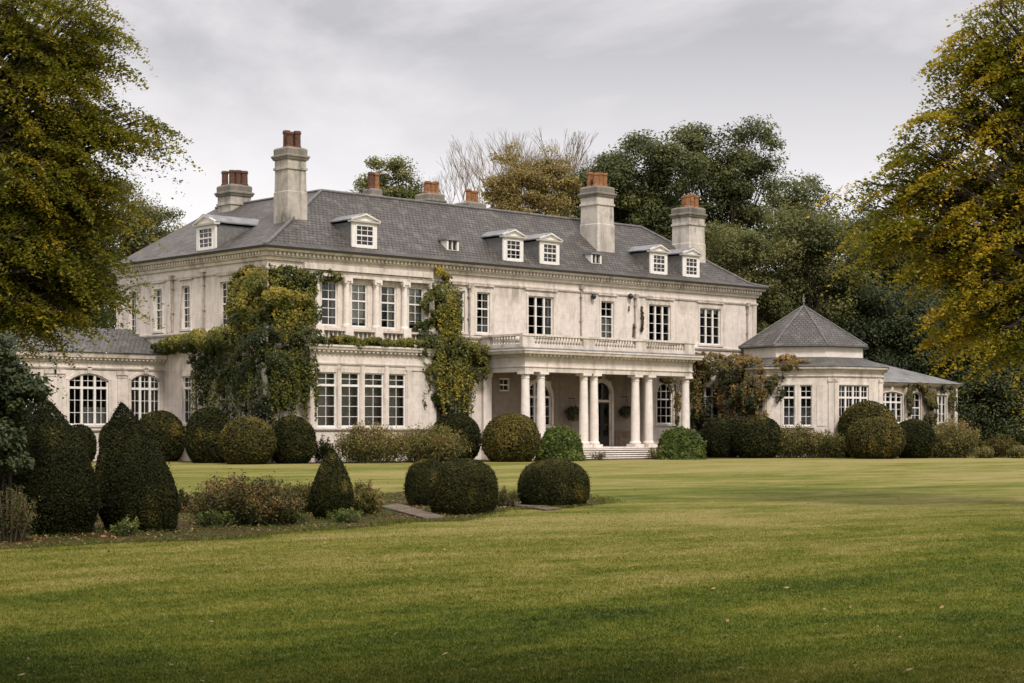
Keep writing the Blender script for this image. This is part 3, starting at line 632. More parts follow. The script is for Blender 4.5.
def column(x, y, z0=PZ, z1=4.97):
    mb = MB(); h = z1 - z0
    B = Basis((x, y, 0), (1, 0, 0), (0, -1, 0))
    mb.box(B, -.37, .37, z0, z0 + .16, -.37, .37)
    mb.lathe((x, y, z0), [(.33, .16), (.35, .2), (.35, .26), (.30, .31), (.27, .36), (.27, h * .35), (.225, h - .42), (.225, h - .38), (.25, h - .36), (.25, h - .32), (.225, h - .30), (.225, h - .2), (.31, h - .13)], 24)
    mb.box(B, -.33, .33, z1 - .13, z1 - .002, -.33, .33)
    mb.build('column', M['column'], po)
for x in (15.15, 16.35, 19.78, 20.62, 24.13, 25.28, 28.6): column(x, -3.3)
for x in (15.15, 28.6):
    mb = MB(); mb.box(FRONT, x - .3, x + .3, PZ, 4.96, .0, .14); mb.box(FRONT, x - .34, x + .34, PZ, PZ + .25, .0, .2); mb.box(FRONT, x - .34, x + .34, 4.75, 4.965, .0, .2); mb.build('pilaster', M['column'], po)
mb = MB()
def segrail(B, u0, u1, d, piers):
    mb.box(B, u0, u1, 6.34, 6.52, d - .14, d + .14); mb.box(B, u0, u1, 6.98, 7.1, d - .17, d + .17)
    e_ = [u0] + piers + [u1]
    for p_ in piers: mb.box(B, p_ - .45, p_ + .45, 6.52, 6.98, d - .12, d + .12)
    for a_, b_ in zip(e_[:-1], e_[1:]):
        a2, b2 = a_ + .46, b_ - .46
        if b2 - a2 > .3: balusters(mb, B, a2, b2, 6.52, 6.98, d, .22, .075)
segrail(FRONT, 14.62, 29.1, 3.5, [15.07, 19.9, 24.3, 28.65])
PL = Basis((14.8, 0, 0), (0, -1, 0), (-1, 0, 0)); segrail(PL, .01, 3.35, -.02, [.3])
PR = Basis((28.9, 0, 0), (0, -1, 0), (1, 0, 0)); segrail(PR, .01, 3.35, -.02, [.3])
mb.build('balustrade', M['trim'], po)
mb = MB(); n = 5
for k in range(n): mb.box(FRONT, 17.8 + .02 * k, 24.6 - .02 * k, -.05, PZ * (k + 1) / (n + 1), 3.755, 3.75 + .34 * (n - k))

mb.v, mb.f, mb.m, mb.uv = [], [], [], []
for k in range(n):
    z1 = PZ * (k + 1) / (n + 1); f_ = 3.75 + .34 * (n - k)
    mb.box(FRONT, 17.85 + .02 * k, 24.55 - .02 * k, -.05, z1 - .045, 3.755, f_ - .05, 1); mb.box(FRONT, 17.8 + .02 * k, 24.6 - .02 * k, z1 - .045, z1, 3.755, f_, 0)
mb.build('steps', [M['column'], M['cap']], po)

# left wing
LW = Basis((0, 10, 0), (1, 0, 0), (0, -1, 0)); mb = MB()
lw = [(-5.88, -3.51, 1.97, 4.75, .38), (-2.12, -.28, 1.97, 4.78, .34), (-10.2, -7.9, 1.97, 4.75, .38)]
wall(mb, LW, -17, 0, 0, 5.5, lw, depth=.25)
mb.face([(-17, 10, 0), (-17, 17, 0), (-17, 17, 5.5), (-17, 13.5, 7.2), (-17, 10, 5.5)]); mb.face([(-17, 17, 0), (0, 17, 0), (0, 17, 5.5), (-17, 17, 5.5)])
wg = tag(mb.build('side_wing', M['wall'], house, recalc=False), 'single storey wing on the left with arched windows')
mb = MB(); mb.sweep([(-17, 10), (-.01, 10)], [(-.05, 5.35), (.06, 5.35), (.1, 5.5), (.32, 5.62), (.36, 5.8), (.4, 5.86), (-.05, 5.88)])
mb.sweep([(-17, 10), (-.01, 10)], [(-.02, 4.98), (.06, 4.98), (.1, 5.05), (.1, 5.1), (-.02, 5.13)])
mb.sweep([(-17, 10), (-.01, 10)], [(-.02, 1.6), (.06, 1.6), (.12, 1.68), (.12, 1.78), (-.02, 1.8)])
for x in (-6.75, -2.98, -11.2, -7.3): mb.box(LW, x, x + .55, .0, 4.7, -.01, .09); mb.box(LW, x - .06, x + .61, 4.7, 4.92, -.01, .15); mb.box(LW, x - .02, x + .57, 4.55, 4.6, -.01, .12)
x = -16.9
while x < -.2: mb.box(LW, x, x + .13, 5.5, 5.6, .08, .26); x += .26
mb.build('wing_cornice', M['trim'], wg)
for q, ml in zip(lw, ((-5.09, -4.3), (-1.51, -.89), (-9.4, -8.7))):
    w_ = window(LW, *q[:4], house, mull=ml, nx=2, nrow=3, rise=q[4], trans=3.98, curtain=(.35, .98, 0, .35) if q[0] == -5.88 else None); addsur(w_, LW, *q[:5])
mb = MB()
roof_face(mb, [(-17.2, 9.55, 5.9), (-.02, 9.55, 5.9), (-.02, 13.5, 7.45), (-17.2, 13.5, 7.45)], (-17, 9, 5.9), (0, 9, 5.9))
roof_face(mb, [(-17.2, 17.4, 5.9), (-.02, 17.4, 5.9), (-.02, 13.5, 7.45), (-17.2, 13.5, 7.45)], (-17, 9, 5.9), (0, 9, 5.9))
mb.build('wing_roof', M['lightslate'], wg, recalc=False)
mb = MB(); mb.box(LW, -16.8, -.1, .1, 5.4, -4.2, -4.0); mb.build('inner_wall', M['room'], wg)

# pavilion: octagon with a slate cone over a low drum
pcx, pcy = 39.1, -4.2
ang0 = math.atan2(-FY, -FX)                                # towards the viewer
def octo(Rr, z=None, off=R(10.5)):
    pts = [(pcx + Rr * math.cos(ang0 + off + k * math.pi / 4), pcy + Rr * math.sin(ang0 + off + k * math.pi / 4)) for k in range(8)]
    return pts if z is None else [(x, y, z) for x, y in pts]
o_low = octo(5.4); mb = MB(); tr_ = MB(); pavwin = []
for k in range(8):
    a, b = o_low[k], o_low[(k + 1) % 8]; u = Vector((b[0] - a[0], b[1] - a[1], 0)); ln = u.length; u.normalize(); nv = Vector((u.y, -u.x, 0))
    B = Basis((a[0], a[1], 0), u, nv); holes = []
    if k == 7: holes = [(1.0, 1.75, 1.95, 4.5), (2.05, 2.8, 1.95, 4.5)]
    if k == 0: holes = [(.4, 2.95, 1.95, 4.5)]
    if k == 1: holes = [(1.0, 3.0, 1.95, 4.5)]
    wall(mb, B, 0, ln, 0, 5.5, holes, depth=.25)
    for h in holes: pavwin.append((B, h))
    for e0 in (0.02, ln - .32):
        tr_.box(B, e0, e0 + .3, .0, 4.7, -.01, .07); tr_.box(B, e0 - .02 if e0 > 1 else e0, e0 + .32 if e0 < 1 else e0 + .3, 4.7, 4.9, -.01, .12)
    if k == 7: tr_.box(B, 3.1, 3.62, 1.95, 4.5, -.01, .03)
pv = tag(mb.build('pavilion', M['wall'], house, recalc=False), 'eight sided corner pavilion under a conical slate roof')
cl = o_low
tr_.sweep(cl, [(-.02, 5.0), (.06, 5.0), (.1, 5.06), (.1, 5.12), (-.02, 5.14)], closed=True)
tr_.sweep(cl, [(-.05, 5.3), (.08, 5.3), (.14, 5.42), (.34, 5.5), (.38, 5.62), (-.05, 5.64)], closed=True)
tr_.build('pavilion_cornice', M['trim'], pv)
for B, h in pavwin:
    wd_ = h[1] - h[0]
    w_ = window(B, *h, house, mull=() if wd_ < 1 else tuple(h[0] + wd_ * q / (4 if wd_ > 2.2 else 3) for q in range(1, 4 if wd_ > 2.2 else 3)), nx=2 if wd_ < 1 else (1 if wd_ < 2.2 else 2), nrow=3, trans=3.72); addsur(w_, B, *h, hood=False, wd=.1)
mb = MB(); e1, e2 = octo(5.85, 5.66), octo(4.05, 6.3)
for k in range(8): roof_face(mb, [e1[k], e1[(k + 1) % 8], e2[(k + 1) % 8], e2[k]], e1[k], e1[(k + 1) % 8], 1)
c1 = octo(4.42, 7.05); c2 = octo(.1, 9.72)
for k in range(8): roof_face(mb, [c1[k], c1[(k + 1) % 8], c2[(k + 1) % 8], c2[k]], c1[k], c1[(k + 1) % 8], 0)
mb.build('pavilion_roof', [M['slate'], M['lightslate']], pv, recalc=False)
mb = MB(); dr_ = octo(4.08); mb.sweep(dr_, [(-.1, 6.2), (0, 6.2), (0, 6.98), (-.1, 6.98)], closed=True); mb.build('drum', M['column'], pv)
mb = MB(); mb.sweep(dr_, [(-.1, 6.9), (.25, 6.96), (.33, 6.97), (.33, 7.045), (-.1, 7.045)], closed=True)
for k in range(8): mb.tube([Vector(c1[k]) + Vector((0, 0, .02)), Vector(c2[k]) + Vector((0, 0, .02))], .05, 6)
mb.build('drum_cornice', M['ridge'], pv)
mb = MB(); mb.lathe((pcx, pcy, 9.7), [(.16, -.08), (.12, .02), (.04, .1), (.04, .3), (.1, .36), (.03, .44), (.02, .8), (.01, .85)], 10); mb.box(Basis((pcx, pcy, 0), (1, -1, 0), (1, 1, 0)), -.1, .1, 10.22, 10.26, -.015, .015); mb.build('finial', M['lead'], pv)

# far right wing
RW = Basis((0, -1, 0), (1, 0, 0), (0, -1, 0)); mb = MB()
rw = [(52.0, 54.7, 2.2, 4.45, .18), (55.8, 57.0, 2.2, 4.45, .18), (58.8, 60.3, 2.2, 4.3, 0)]
wall(mb, RW, 43.6, 61.7, 0, 5.1, rw, depth=.25); mb.face([(61.7, -1, 0), (61.7, 7, 0), (61.7, 7, 5.1), (61.7, -1, 5.1)]); mb.face([(43.6, 7, 0), (61.7, 7, 0), (61.7, 7, 5.1), (43.6, 7, 5.1)])
fw_ = tag(mb.build('far_wing', M['oldwall'], house, recalc=False), 'low weathered far wing on the right with pale lead roof')
mb = MB(); mb.sweep([(43.6, -1), (61.7, -1), (61.7, 7)], [(-.03, 4.85), (.05, 4.85), (.2, 4.98), (.3, 5.1), (-.03, 5.12)])
for x in (51.3, 55.0, 61.2): mb.box(RW, x, x + .4, 0, 4.8, -.01, .12)
mb.build('wing_cornice', M['trim'], fw_)
RWW = (window(RW, *rw[0][:4], house, mull=(52.7, 53.35, 54.0), nx=1, nrow=3, rise=.18, trans=3.7), window(RW, *rw[1][:4], house, nx=2, nrow=4, rise=.18), window(RW, *rw[2][:4], house, mull=(59.3, 59.8), nx=1, nrow=3))
for w_, q in zip(RWW, rw): addsur(w_, RW, *q, hood=False, wd=.08)
mb = MB(); e = [(43, -1.4, 5.13), (62.1, -1.4, 5.13), (62.1, 7.4, 5.13), (43, 7.4, 5.13)]; r1, r2 = (43, 3, 6.75), (57.2, 3, 6.75)
roof_face(mb, [e[0], e[1], r2, r1], e[0], e[1]); roof_face(mb, [e[1], e[2], r2], e[1], e[2]); roof_face(mb, [e[2], e[3], r1, r2], e[2], e[3])
mb.build('wing_roof', M['leadpale'], fw_, recalc=False)
mb = MB(); mb.box(RW, 44, 61.4, .1, 5, -4.2, -4); mb.build('inner_wall', M['room'], fw_)

# bench under the portico, hanging baskets, steps pots
bn = empty('garden_bench', (26.1, -.75, PZ), 'slatted wooden bench standing by the front door under the portico', 'bench')
B = Basis((26.1, -.75, 0), (1, 0, 0), (0, -1, 0))
mb = MB()
for k in range(4): mb.box(B, -.8, .8, PZ + .43, PZ + .46, -.22 + .12 * k, -.13 + .12 * k)
mb.build('seat', M['wood'], bn)
mb = MB(); mb.box(B, -.8, .8, PZ + .9, PZ + .97, -.27, -.23)
for k in range(13): mb.box(B, -.76 + k * .122, -.71 + k * .122, PZ + .5, PZ + .9, -.265, -.235)
mb.build('backrest', M['wood'], bn)
for sx in (-.8, .74):
    for dd in (-.27, .2):
        mb = MB(); mb.box(B, sx, sx + .06, PZ, PZ + (.97 if dd < 0 else .66), dd, dd + .05); mb.build('leg', M['wood'], bn)
# ---------------------------------------------------------------- foliage
def unit(n):
    v = rng.normal(size=(n, 3)); return v / np.linalg.norm(v, axis=1)[:, None]
def leaf_obj(name, P, N, size, tint, mat, parent=None, aspect=.6, jit=.6, down=0, extra=None):
    P = np.asarray(P, float); n = len(P)
    N = N + rng.normal(size=(n, 3)) * jit; N /= np.linalg.norm(N, axis=1)[:, None] + 1e-9
    T = rng.normal(size=(n, 3)); T[:, 2] -= down; T -= N * (T * N).sum(1)[:, None]; T /= np.linalg.norm(T, axis=1)[:, None] + 1e-9
    Bt = np.cross(N, T); s = (np.asarray(size) * np.ones(n))[:, None]
    V = np.empty((n, 4, 3)); V[:, 0] = P - T * s * .5; V[:, 1] = P + Bt * s * aspect * .5 - T * s * .05; V[:, 2] = P + T * s * .5; V[:, 3] = P - Bt * s * aspect * .5 - T * s * .05
    if parent is not None: V -= np.array(parent.matrix_basis.translation if parent.type == 'EMPTY' else (0, 0, 0))
    me = bpy.data.meshes.new(name); me.vertices.add(4 * n); me.vertices.foreach_set('co', V.astype(np.float32).ravel())
    me.loops.add(4 * n); me.loops.foreach_set('vertex_index', np.arange(4 * n, dtype=np.int32))
    me.polygons.add(n); me.polygons.foreach_set('loop_start', np.arange(0, 4 * n, 4, dtype=np.int32)); me.polygons.foreach_set('loop_total', np.full(n, 4, dtype=np.int32))
    at_ = me.attributes.new('tint', 'FLOAT', 'POINT'); at_.data.foreach_set('value', np.repeat(np.clip(tint, 0, 1), 4).astype(np.float32))
    me.materials.append(mat); me.update(calc_edges=True)
    o = bpy.data.objects.new(name, me); place(o, parent); return o
def empty_root(name, loc, label, cat, group=None):
    o = empty(name, loc, label, cat, group); o.matrix_basis.translation = Vector(loc); return o
_k = rng.normal(size=(7, 3)) * 1.0; _ph = rng.uniform(0, 6.28, 7)
def wob(P, f, amp):                                       # smooth lumps
    P = np.asarray(P); return amp * sum(np.sin(P @ (_k[i] * f * (1 + .35 * i)) + _ph[i]) / (1 + .3 * i) for i in range(7)) / 3
def tree(name, px, t, label, lobes, mat, leaf=.35, trunk=.4, dens=1.0, tint=.45, tvar=.22, cs=1.7, group=None, bark='bark', th=.62, flat=.6, fork=None, per=150, droop=0, tips=1.0, dx=0, cat='tree', spray=0, over=False):
    """lobes: (px, py, radius_px_x, radius_px_y, depth offset m, weight) read at distance t; heights and widths become metres"""
    bx, by = at(px, t); root = empty_root(name, (bx, by, 0), label, cat, group)
    pm = t / FPX; clumps = []
    L3 = []
    if over:  # crown lobes of the added, unseen shade tree
        bx, by = CX - 5 * FX - 3 * RX, CY - 5 * FY - 3 * RY; root.location = (bx, by, 0); root.matrix_basis.translation = (bx, by, 0)
        for la_, fw__, zz_, rr_ in ((-10, 12, 7, 3.2), (-11.5, 18, 8, 3.4), (-12, 7, 6.5, 3), (-9, 4, 6.5, 3), (-7, 7, 6.2, 2.6), (-4, 2, 8, 3.5), (1, 1, 9, 3.5), (6, 1.5, 8, 3.5), (10, 4, 6.5, 3), (8, 7, 6.2, 2.6), (-9, -3, 8, 3), (0, -5, 9, 4), (9, -3, 8, 3), (3, 3.5, 8, 3), (-3, 4, 8, 3), (5, -7, 9, 4)):
            L3.append((np.array([CX + FX * fw__ + RX * la_, CY + FY * fw__ + RY * la_, zz_]), rr_, rr_ * .55, .8))
        lobes = []
    for lb in lobes:
        lx, lz, rx, rz, dd, wt = lb; q = at(lx, t); c = np.array([q[0] + FX * dd, q[1] + FY * dd, hz(lz, t)]); L3.append((c, rx * pm, rz * pm, wt))
    for c, rx, rz, wt in L3:
        n = max(4, int(wt * dens * 11 * (rx * rx * rz / cs ** 3) ** .72))
        d = unit(n); r = rng.uniform(.35, 1, n) ** .45
        Q = d * r[:, None] * np.array([rx, rx, rz]); Q += rng.normal(size=Q.shape) * cs * .18
        clumps.append(c + Q)
    Cc = np.vstack(clumps); Cc[:, 2] = np.maximum(Cc[:, 2], 1.2)
    base = np.array([bx, by, 0.]); top = max(c[2] for c, *_ in L3); cen = np.mean([c for c, *_ in L3], 0)
    tb = MB(); tz = top * th
    spine = [base + (np.array([cen[0], cen[1], tz]) - base) * np.array([f ** 1.6, f ** 1.6, f]) + np.array([wob([[f * 9, px, 0]], 1, .25)[0], wob([[f * 9, 0, px]], 1, .25)[0], 0]) * f for f in np.linspace(0, 1, 7)]
    spine[0] = base - np.array([0, 0, .15])
    tb.tube(spine, [trunk * (1.25 if i == 0 else 1 - .75 * i / 6) for i in range(7)], 10)
    tb.build('trunk', M[bark], root, smooth=True)
    lb_ = MB()
    order = rng.permutation(len(Cc)); sel = order[:max(10, int(len(Cc) * .45 * tips))]
    for i in sel:
        c = Cc[i]; f = float(np.clip((c[2] / top - .25) * .9 + rng.uniform(-.12, .05), .28, 1)); k = f * 6; a = int(min(5, k)); s0 = spine[a] + (spine[a + 1] - spine[a]) * (k - a)
        m1 = s0 + (c - s0) * .45 + np.array([0, 0, np.linalg.norm(c - s0) * (.12 if droop == 0 else .22)]) + rng.normal(size=3) * .2; r0 = trunk * .26 * (1 - f * .5) + .02
        lb_.tube([s0, (s0 + m1) / 2 + rng.normal(size=3) * .1, m1, (m1 + c) / 2 + rng.normal(size=3) * .15 + np.array([0, 0, .08]), c], [r0, r0 * .8, r0 * .55, r0 * .35, r0 * .12], 5)
        for _ in range(3):                                  # twigs
            e_ = c + rng.normal(size=3) * cs * .32; lb_.tube([m1 + (c - m1) * rng.uniform(.3, .9), e_], [r0 * .22, r0 * .06], 3)
    lb_.build('limbs', M[bark], root)
    # leaves
    n = len(Cc); cnt = (per * rng.uniform(.5, 1.4, n)).astype(int); idx = np.repeat(np.arange(n), cnt); m_ = len(idx)
    if m_ == 0: return root
    if spray:
        out = Cc - spine[3]; out[:, 2] = 0; out /= np.linalg.norm(out, axis=1)[:, None] + 1e-6; out += rng.normal(size=out.shape) * .55; out[:, 2] *= .35; out /= np.linalg.norm(out, axis=1)[:, None]
        sd2 = np.cross(out, [0, 0, 1.]); sd2 /= np.linalg.norm(sd2, axis=1)[:, None]; LN = spray * rng.uniform(.6, 1.35, n)
        s1 = rng.uniform(0, 1, m_) ** .8; tw = rng.integers(0, 9, m_); s0_ = tw / 9.; side = np.where(tw % 2 == 0, 1, -1)
        q = rng.uniform(0, 1, m_); main = rng.uniform(0, 1, m_) < .25
        al = np.where(main, s1, s0_ + q * .38); la = np.where(main, 0, side * q * .42 * (1.05 - s0_))
        P = Cc[idx] + out[idx] * ((al - .45) * LN[idx])[:, None] + sd2[idx] * (la * LN[idx])[:, None]
        P[:, 2] -= (.42 * al ** 2 + .35 * np.abs(la)) * LN[idx] * rng.uniform(.6, 1.3, n)[idx]; P += rng.normal(size=P.shape) * .045
        tn = tint + rng.normal(size=n)[idx] * tvar * .6 + wob(P, .45, .16) + rng.normal(size=m_) * tvar * .2 + (al - .5) * .26
        leaf_obj('crown', P, np.tile([0, 0, 1.], (m_, 1)), leaf * rng.uniform(.6, 1.3, m_), tn, mat, root, aspect=.6, jit=.5, down=.5)
        return root
    d = unit(m_); rr = rng.uniform(0, 1, m_) ** .5; sc = (cs * rng.uniform(.6, 1.25, n))[idx][:, None]
    P = Cc[idx] + d * rr[:, None] * sc * np.array([1, 1, flat])
    if droop: P[:, 2] -= droop * rr ** 2 * rng.uniform(0, 1, m_)
    P[:, 2] = np.maximum(P[:, 2], .15)
    hrel = d[:, 2] * rr
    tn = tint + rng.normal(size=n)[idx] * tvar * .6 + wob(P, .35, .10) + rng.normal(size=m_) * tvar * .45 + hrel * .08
    N = d * .7 + np.array([0, 0, .8])
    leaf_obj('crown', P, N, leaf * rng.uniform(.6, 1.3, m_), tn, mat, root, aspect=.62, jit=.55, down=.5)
    return root

# --- background trees
T = tree
T('oak_tree', 628, 152, 'broad dark green oak behind the roof, left of the pair beyond the middle chimney', [(600, 195, 34, 30, 0, 1), (640, 165, 36, 30, 1, 1), (672, 175, 22, 28, 0, 1), (625, 225, 55, 38, 2, 1), (580, 215, 18, 28, -1, 1), (660, 235, 40, 50, 1, 1)], M['oak'], 0.260, .55, 1.1, .42, group=None, per=380)
T('oak_tree', 722, 158, 'tall open oak with visible limbs between the right chimney and sky', [(695, 150, 28, 24, 0, 1), (725, 175, 32, 28, 0, .9), (752, 150, 26, 22, 0, .9), (705, 200, 42, 30, 2, 1), (752, 195, 28, 26, 0, .75), (730, 235, 46, 36, 2, 1)], M['oak'], 0.260, .55, .95, .45, per=330)
T('round_tree', 800, 170, 'small crowned grey green tree standing beyond the pavilion, against the sky', [(800, 195, 28, 22, 0, .8), (815, 215, 20, 20, 0, .7), (785, 218, 24, 24, 0, .9), (805, 245, 34, 22, 0, 1)], M['oak'], 0.260, .4, .85, .55, per=280)
T('lime_tree', 740, 137, 'lighter green bushy tree directly right of the last roof chimney', [(728, 250, 32, 24, 0, 1), (760, 270, 34, 36, 0, 1), (716, 285, 24, 34, 0, 1), (765, 320, 40, 45, 2, 1)], M['pale'], 0.236, .35, 1.1, .38, per=380)
T('lime_tree', 805, 140, 'tall light green tree rising behind the conical pavilion roof', [(800, 238, 36, 28, 0, 1), (835, 258, 34, 34, 0, 1), (780, 275, 28, 30, 0, 1), (820, 310, 55, 46, 2, 1), (850, 345, 40, 45, 2, 1)], M['pale'], 0.236, .4, 1.1, .30, per=380)
T('oak_tree', 870, 150, 'dark green tree between the pavilion roof and the golden tree', [(865, 240, 34, 26, 0, 1), (895, 255, 36, 36, 0, 1), (880, 300, 56, 44, 2, 1), (940, 280, 46, 50, 2, 1)], M['oak'], 0.248, .45, 1.1, .22, per=380)
T('holm_oak', 893, 140, 'very dark evergreen behind the far wing roof', [(870, 320, 36, 34, 0, 1), (905, 335, 44, 40, 0, 1), (890, 375, 50, 40, 1, 1), (935, 345, 40, 50, 1, 1)], M['darkleaf'], 0.223, .4, 1.2, .5, per=420)
T('holm_oak', 985, 141, 'dark evergreen at the right edge of the lawn beneath the golden tree', [(955, 365, 34, 34, 0, 1), (995, 360, 40, 44, 0, 1), (1030, 380, 44, 56, 0, 1), (975, 405, 50, 36, -1, 1), (1010, 425, 50, 26, -1, 1)], M['oak'], 0.211, .35, 1.2, .2, per=420)
T('holm_oak', 1045, 150, 'tall dark evergreen farthest right behind the golden tree', [(1010, 300, 50, 44, 0, 1), (1050, 330, 50, 60, 0, 1), (970, 330, 40, 50, 3, 1)], M['darkleaf'], 0.248, .45, 1.1, .55, per=380)
T('ochre_tree', 530, 145, 'ochre autumn tree behind the roof ridge left of the middle chimney', [(505, 192, 22, 18, 0, .7), (536, 178, 26, 20, 0, .6), (560, 190, 18, 20, 0, .6), (520, 165, 26, 14, 0, .25), (552, 165, 20, 14, 0, .25), (525, 215, 44, 24, 0, .9)], M['ochre'], 0.211, .3, 1.3, .45, .2, cs=1.0, per=150)
T('pale_tree', 387, 150, 'grey green tree showing over the ridge right of the tallest chimney', [(386, 172, 22, 14, 0, .8), (368, 188, 20, 13, 0, .8), (405, 188, 22, 14, 0, .8), (385, 205, 40, 14, 0, 1)], M['oak'], 0.223, .3, .9, .72, cs=1.2, per=240)
T('beech_tree', 150, 138, 'green and yellow tree left of the roof behind the left range', [(120, 210, 34, 30, 0, 1), (148, 225, 26, 26, 0, .9), (110, 250, 40, 34, 0, 1), (172, 238, 14, 16, 0, .7), (100, 290, 50, 40, 0, 1), (60, 270, 40, 50, 0, 1)], M['pale'], 0.211, .35, .95, .5, .3, cs=1.5, per=300)
T('dark_tree', 30, 130, 'dark green tree behind the side wing at the left edge', [(20, 280, 50, 50, 0, 1), (60, 310, 40, 40, 0, 1), (-20, 300, 50, 60, 0, 1), (40, 340, 60, 30, 0, 1)], M['oak'], 0.211, .35, 1.1, .3, per=380)
# far hedgerow trees closing the view between trunks
for k, (px, tt, top) in enumerate([(-60, 190, 330), (200, 200, 330), (560, 205, 300), (660, 200, 240), (740, 205, 270), (830, 200, 270), (900, 205, 240), (980, 200, 250), (1060, 195, 260)]):
    T('far_tree', px, tt, 'dark tree in the distant belt of woodland closing the view behind the house', [(px, top + 25, 50, 28, 0, 1), (px + 25, top + 70, 60, 50, 0, 1), (px - 25, top + 110, 60, 60, 0, 1)], M['darkleaf'], 0.341, .4, .9, .75, cs=2.2, group='distant woodland belt trees behind the house', per=260)
# bare tree
def bare_tree(px, t, label, H, spread, seed, splits=7):
    r = random.Random(seed); bx, by = at(px, t); root = empty_root('bare_tree', (bx, by, 0), label, 'tree'); mb = MB(); tw = MB()
    def grow(p, d, l, rad, lev):
        q = p + d * l; m1 = (p + q) / 2 + Vector((r.gauss(0, 1), r.gauss(0, 1), r.gauss(0, .5))) * l * .06
        (mb if lev < 2 else tw).tube([p, m1, q], [rad, rad * .85, rad * .68], 6 if lev < 2 else 3)
        if lev >= splits or q.z > H: return
        for k in range(2 if lev < 2 else r.choice((2, 3))):
            nd_ = (d + Vector((r.gauss(0, 1), r.gauss(0, 1), r.gauss(0, .5))) * spread + Vector((0, 0, .13))).normalized(); grow(q, nd_, l * r.uniform(.68, .86), rad * .66, lev + 1)
    b = Vector((bx, by, -.1)); mb.tube([b, b + Vector((0, 0, H * .32))], [.4, .3], 10)
    for k in range(4):
        a = k * 1.57 + r.random(); grow(b + Vector((0, 0, H * .31)), Vector((math.cos(a) * .3, math.sin(a) * .3, 1)).normalized(), H * .19, .17, 0)
    mb.build('trunk', M['barkpale'], root); tw.build('twigs', M['barkpale'], root)
    return root
bare_tree(507, 152, 'bare pale branched tree left of the ochre tree above the roof', 25.0, .26, 4)
bare_tree(543, 153, 'taller bare tree poking up through the ochre crown above the roof', 26.5, .22, 9)

# --- shrubs
def shrub(name, px, t, w, h, label, mat, shape='ball', leaf=.09, n=6000, tint=.4, tvar=.2, group=None, deep=None, lean=0, cat='shrub', wobf=1.6, wa=.05, top=0, xy=None):
    bx, by = at(px, t) if xy is None else xy
    root = empty_root(name, (bx, by, 0), label, cat, group); dp = (deep or w) / 2; rw = w / 2
    def surf(d, r):
        d = np.asarray(d)
        if shape == 'cone':
            a = np.arctan2(d[:, 1], d[:, 0]); u = (d[:, 2] + 1) / 2 ; z = u * h
            pr = np.where(u < .22, .80 + .9 * u, (1 - (np.clip(u - .22, 0, 1) / .78) ** 1.6) ** .80 * .998)
            pr = np.clip(pr, .02, 1)
            return np.stack([np.cos(a) * pr * rw * r, np.sin(a) * pr * dp * r, z * (1 - (1 - r) * .4)], 1)
        pw = .62 if shape == 'box' else (.8 if shape == 'mound' else .92)
        pn = 2.35 if shape == 'box' else 2.15
        q = d / ((np.abs(d[:, :2] ** 2).sum(1) ** (pn / 2) + np.abs(d[:, 2]) ** pn) ** (1 / pn))[:, None]
        zz = h * .45 + q[:, 2] * h * .55
        if shape == 'box': zz = h * .40 + q[:, 2] * h * .60
        if shape == 'mound': zz = np.abs(q[:, 2]) * h; 
        return np.stack([q[:, 0] * rw * r, q[:, 1] * dp * r, zz * (r if shape == 'mound' else 1)], 1)
    if shape == 'cone':
        zz = rng.uniform(-1, 1, n); a = rng.uniform(0, 6.283, n); keep = rng.uniform(0, 1, n) < np.clip(1.15 - (zz + 1) / 2, .12, 1); zz, a = zz[keep], a[keep]; s_ = np.sqrt(1 - zz ** 2); d = np.stack([np.cos(a) * s_, np.sin(a) * s_, zz], 1)
    else: d = unit(n)
    m_ = len(d); r = 1 - np.abs(rng.normal(size=m_)) * .05 + (rng.uniform(0, 1, m_) < .05) * rng.uniform(0, .09, m_)
    P = surf(d, r); lum = wob(P + bx, wobf * 2 / max(w, .8), 1.0)
    lum2 = wob(P + bx + 9, wobf * 6 / max(w, .8), 1.0); P[:, :2] *= (1 + wa * lum + .018 * lum2)[:, None]; P[:, 2] *= 1 + wa * .6 * lum
    patch = np.clip(wob(P + by, wobf * 3.2 / max(w, .8), 1.0) - .25, 0, 1)
    if lean: P[:, 0] += RX * lean * P[:, 2]; P[:, 1] += RY * lean * P[:, 2]
    P[:, 2] = np.maximum(P[:, 2], .02)
    N = d.copy(); N[:, 2] += .3
    hf = P[:, 2] / h
    Pz = P[:, 2]
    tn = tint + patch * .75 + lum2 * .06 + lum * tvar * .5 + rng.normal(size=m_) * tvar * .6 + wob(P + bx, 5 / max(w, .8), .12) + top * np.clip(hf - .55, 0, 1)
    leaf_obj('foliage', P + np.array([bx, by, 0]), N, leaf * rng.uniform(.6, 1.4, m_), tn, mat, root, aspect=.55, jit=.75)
    # dense inner twig mass so the shrub is not see-through
    core = MB(); seg, rings = 24, 14
    g = []
    for j in range(rings + 1):
        ph = -math.pi / 2 + math.pi * j / rings
        for i in range(seg):
            a = 2 * math.pi * i / seg; g.append((math.cos(a) * math.cos(ph) + 1e-6, math.sin(a) * math.cos(ph) + 1e-6, math.sin(ph)))
    Q = surf(np.array(g), .90); lum = wob(Q + bx, wobf * 2 / max(w, .8), 1.0); Q[:, :2] *= (1 + wa * lum)[:, None]; Q[:, 2] *= (1 + wa * .6 * lum) * .95
    if lean: Q[:, 0] += RX * lean * Q[:, 2]; Q[:, 1] += RY * lean * Q[:, 2]
    Q += np.array([bx, by, 0]); core.v = [tuple(q) for q in Q]
    for j in range(rings):
        for i in range(seg):
            core.f.append((j * seg + i, j * seg + (i + 1) % seg, (j + 1) * seg + (i + 1) % seg, (j + 1) * seg + i)); core.m.append(0); core.uv += [(0, 0)] * 4
    core.build('inner_twigs', M['twigmass'], root, smooth=True)
    return root
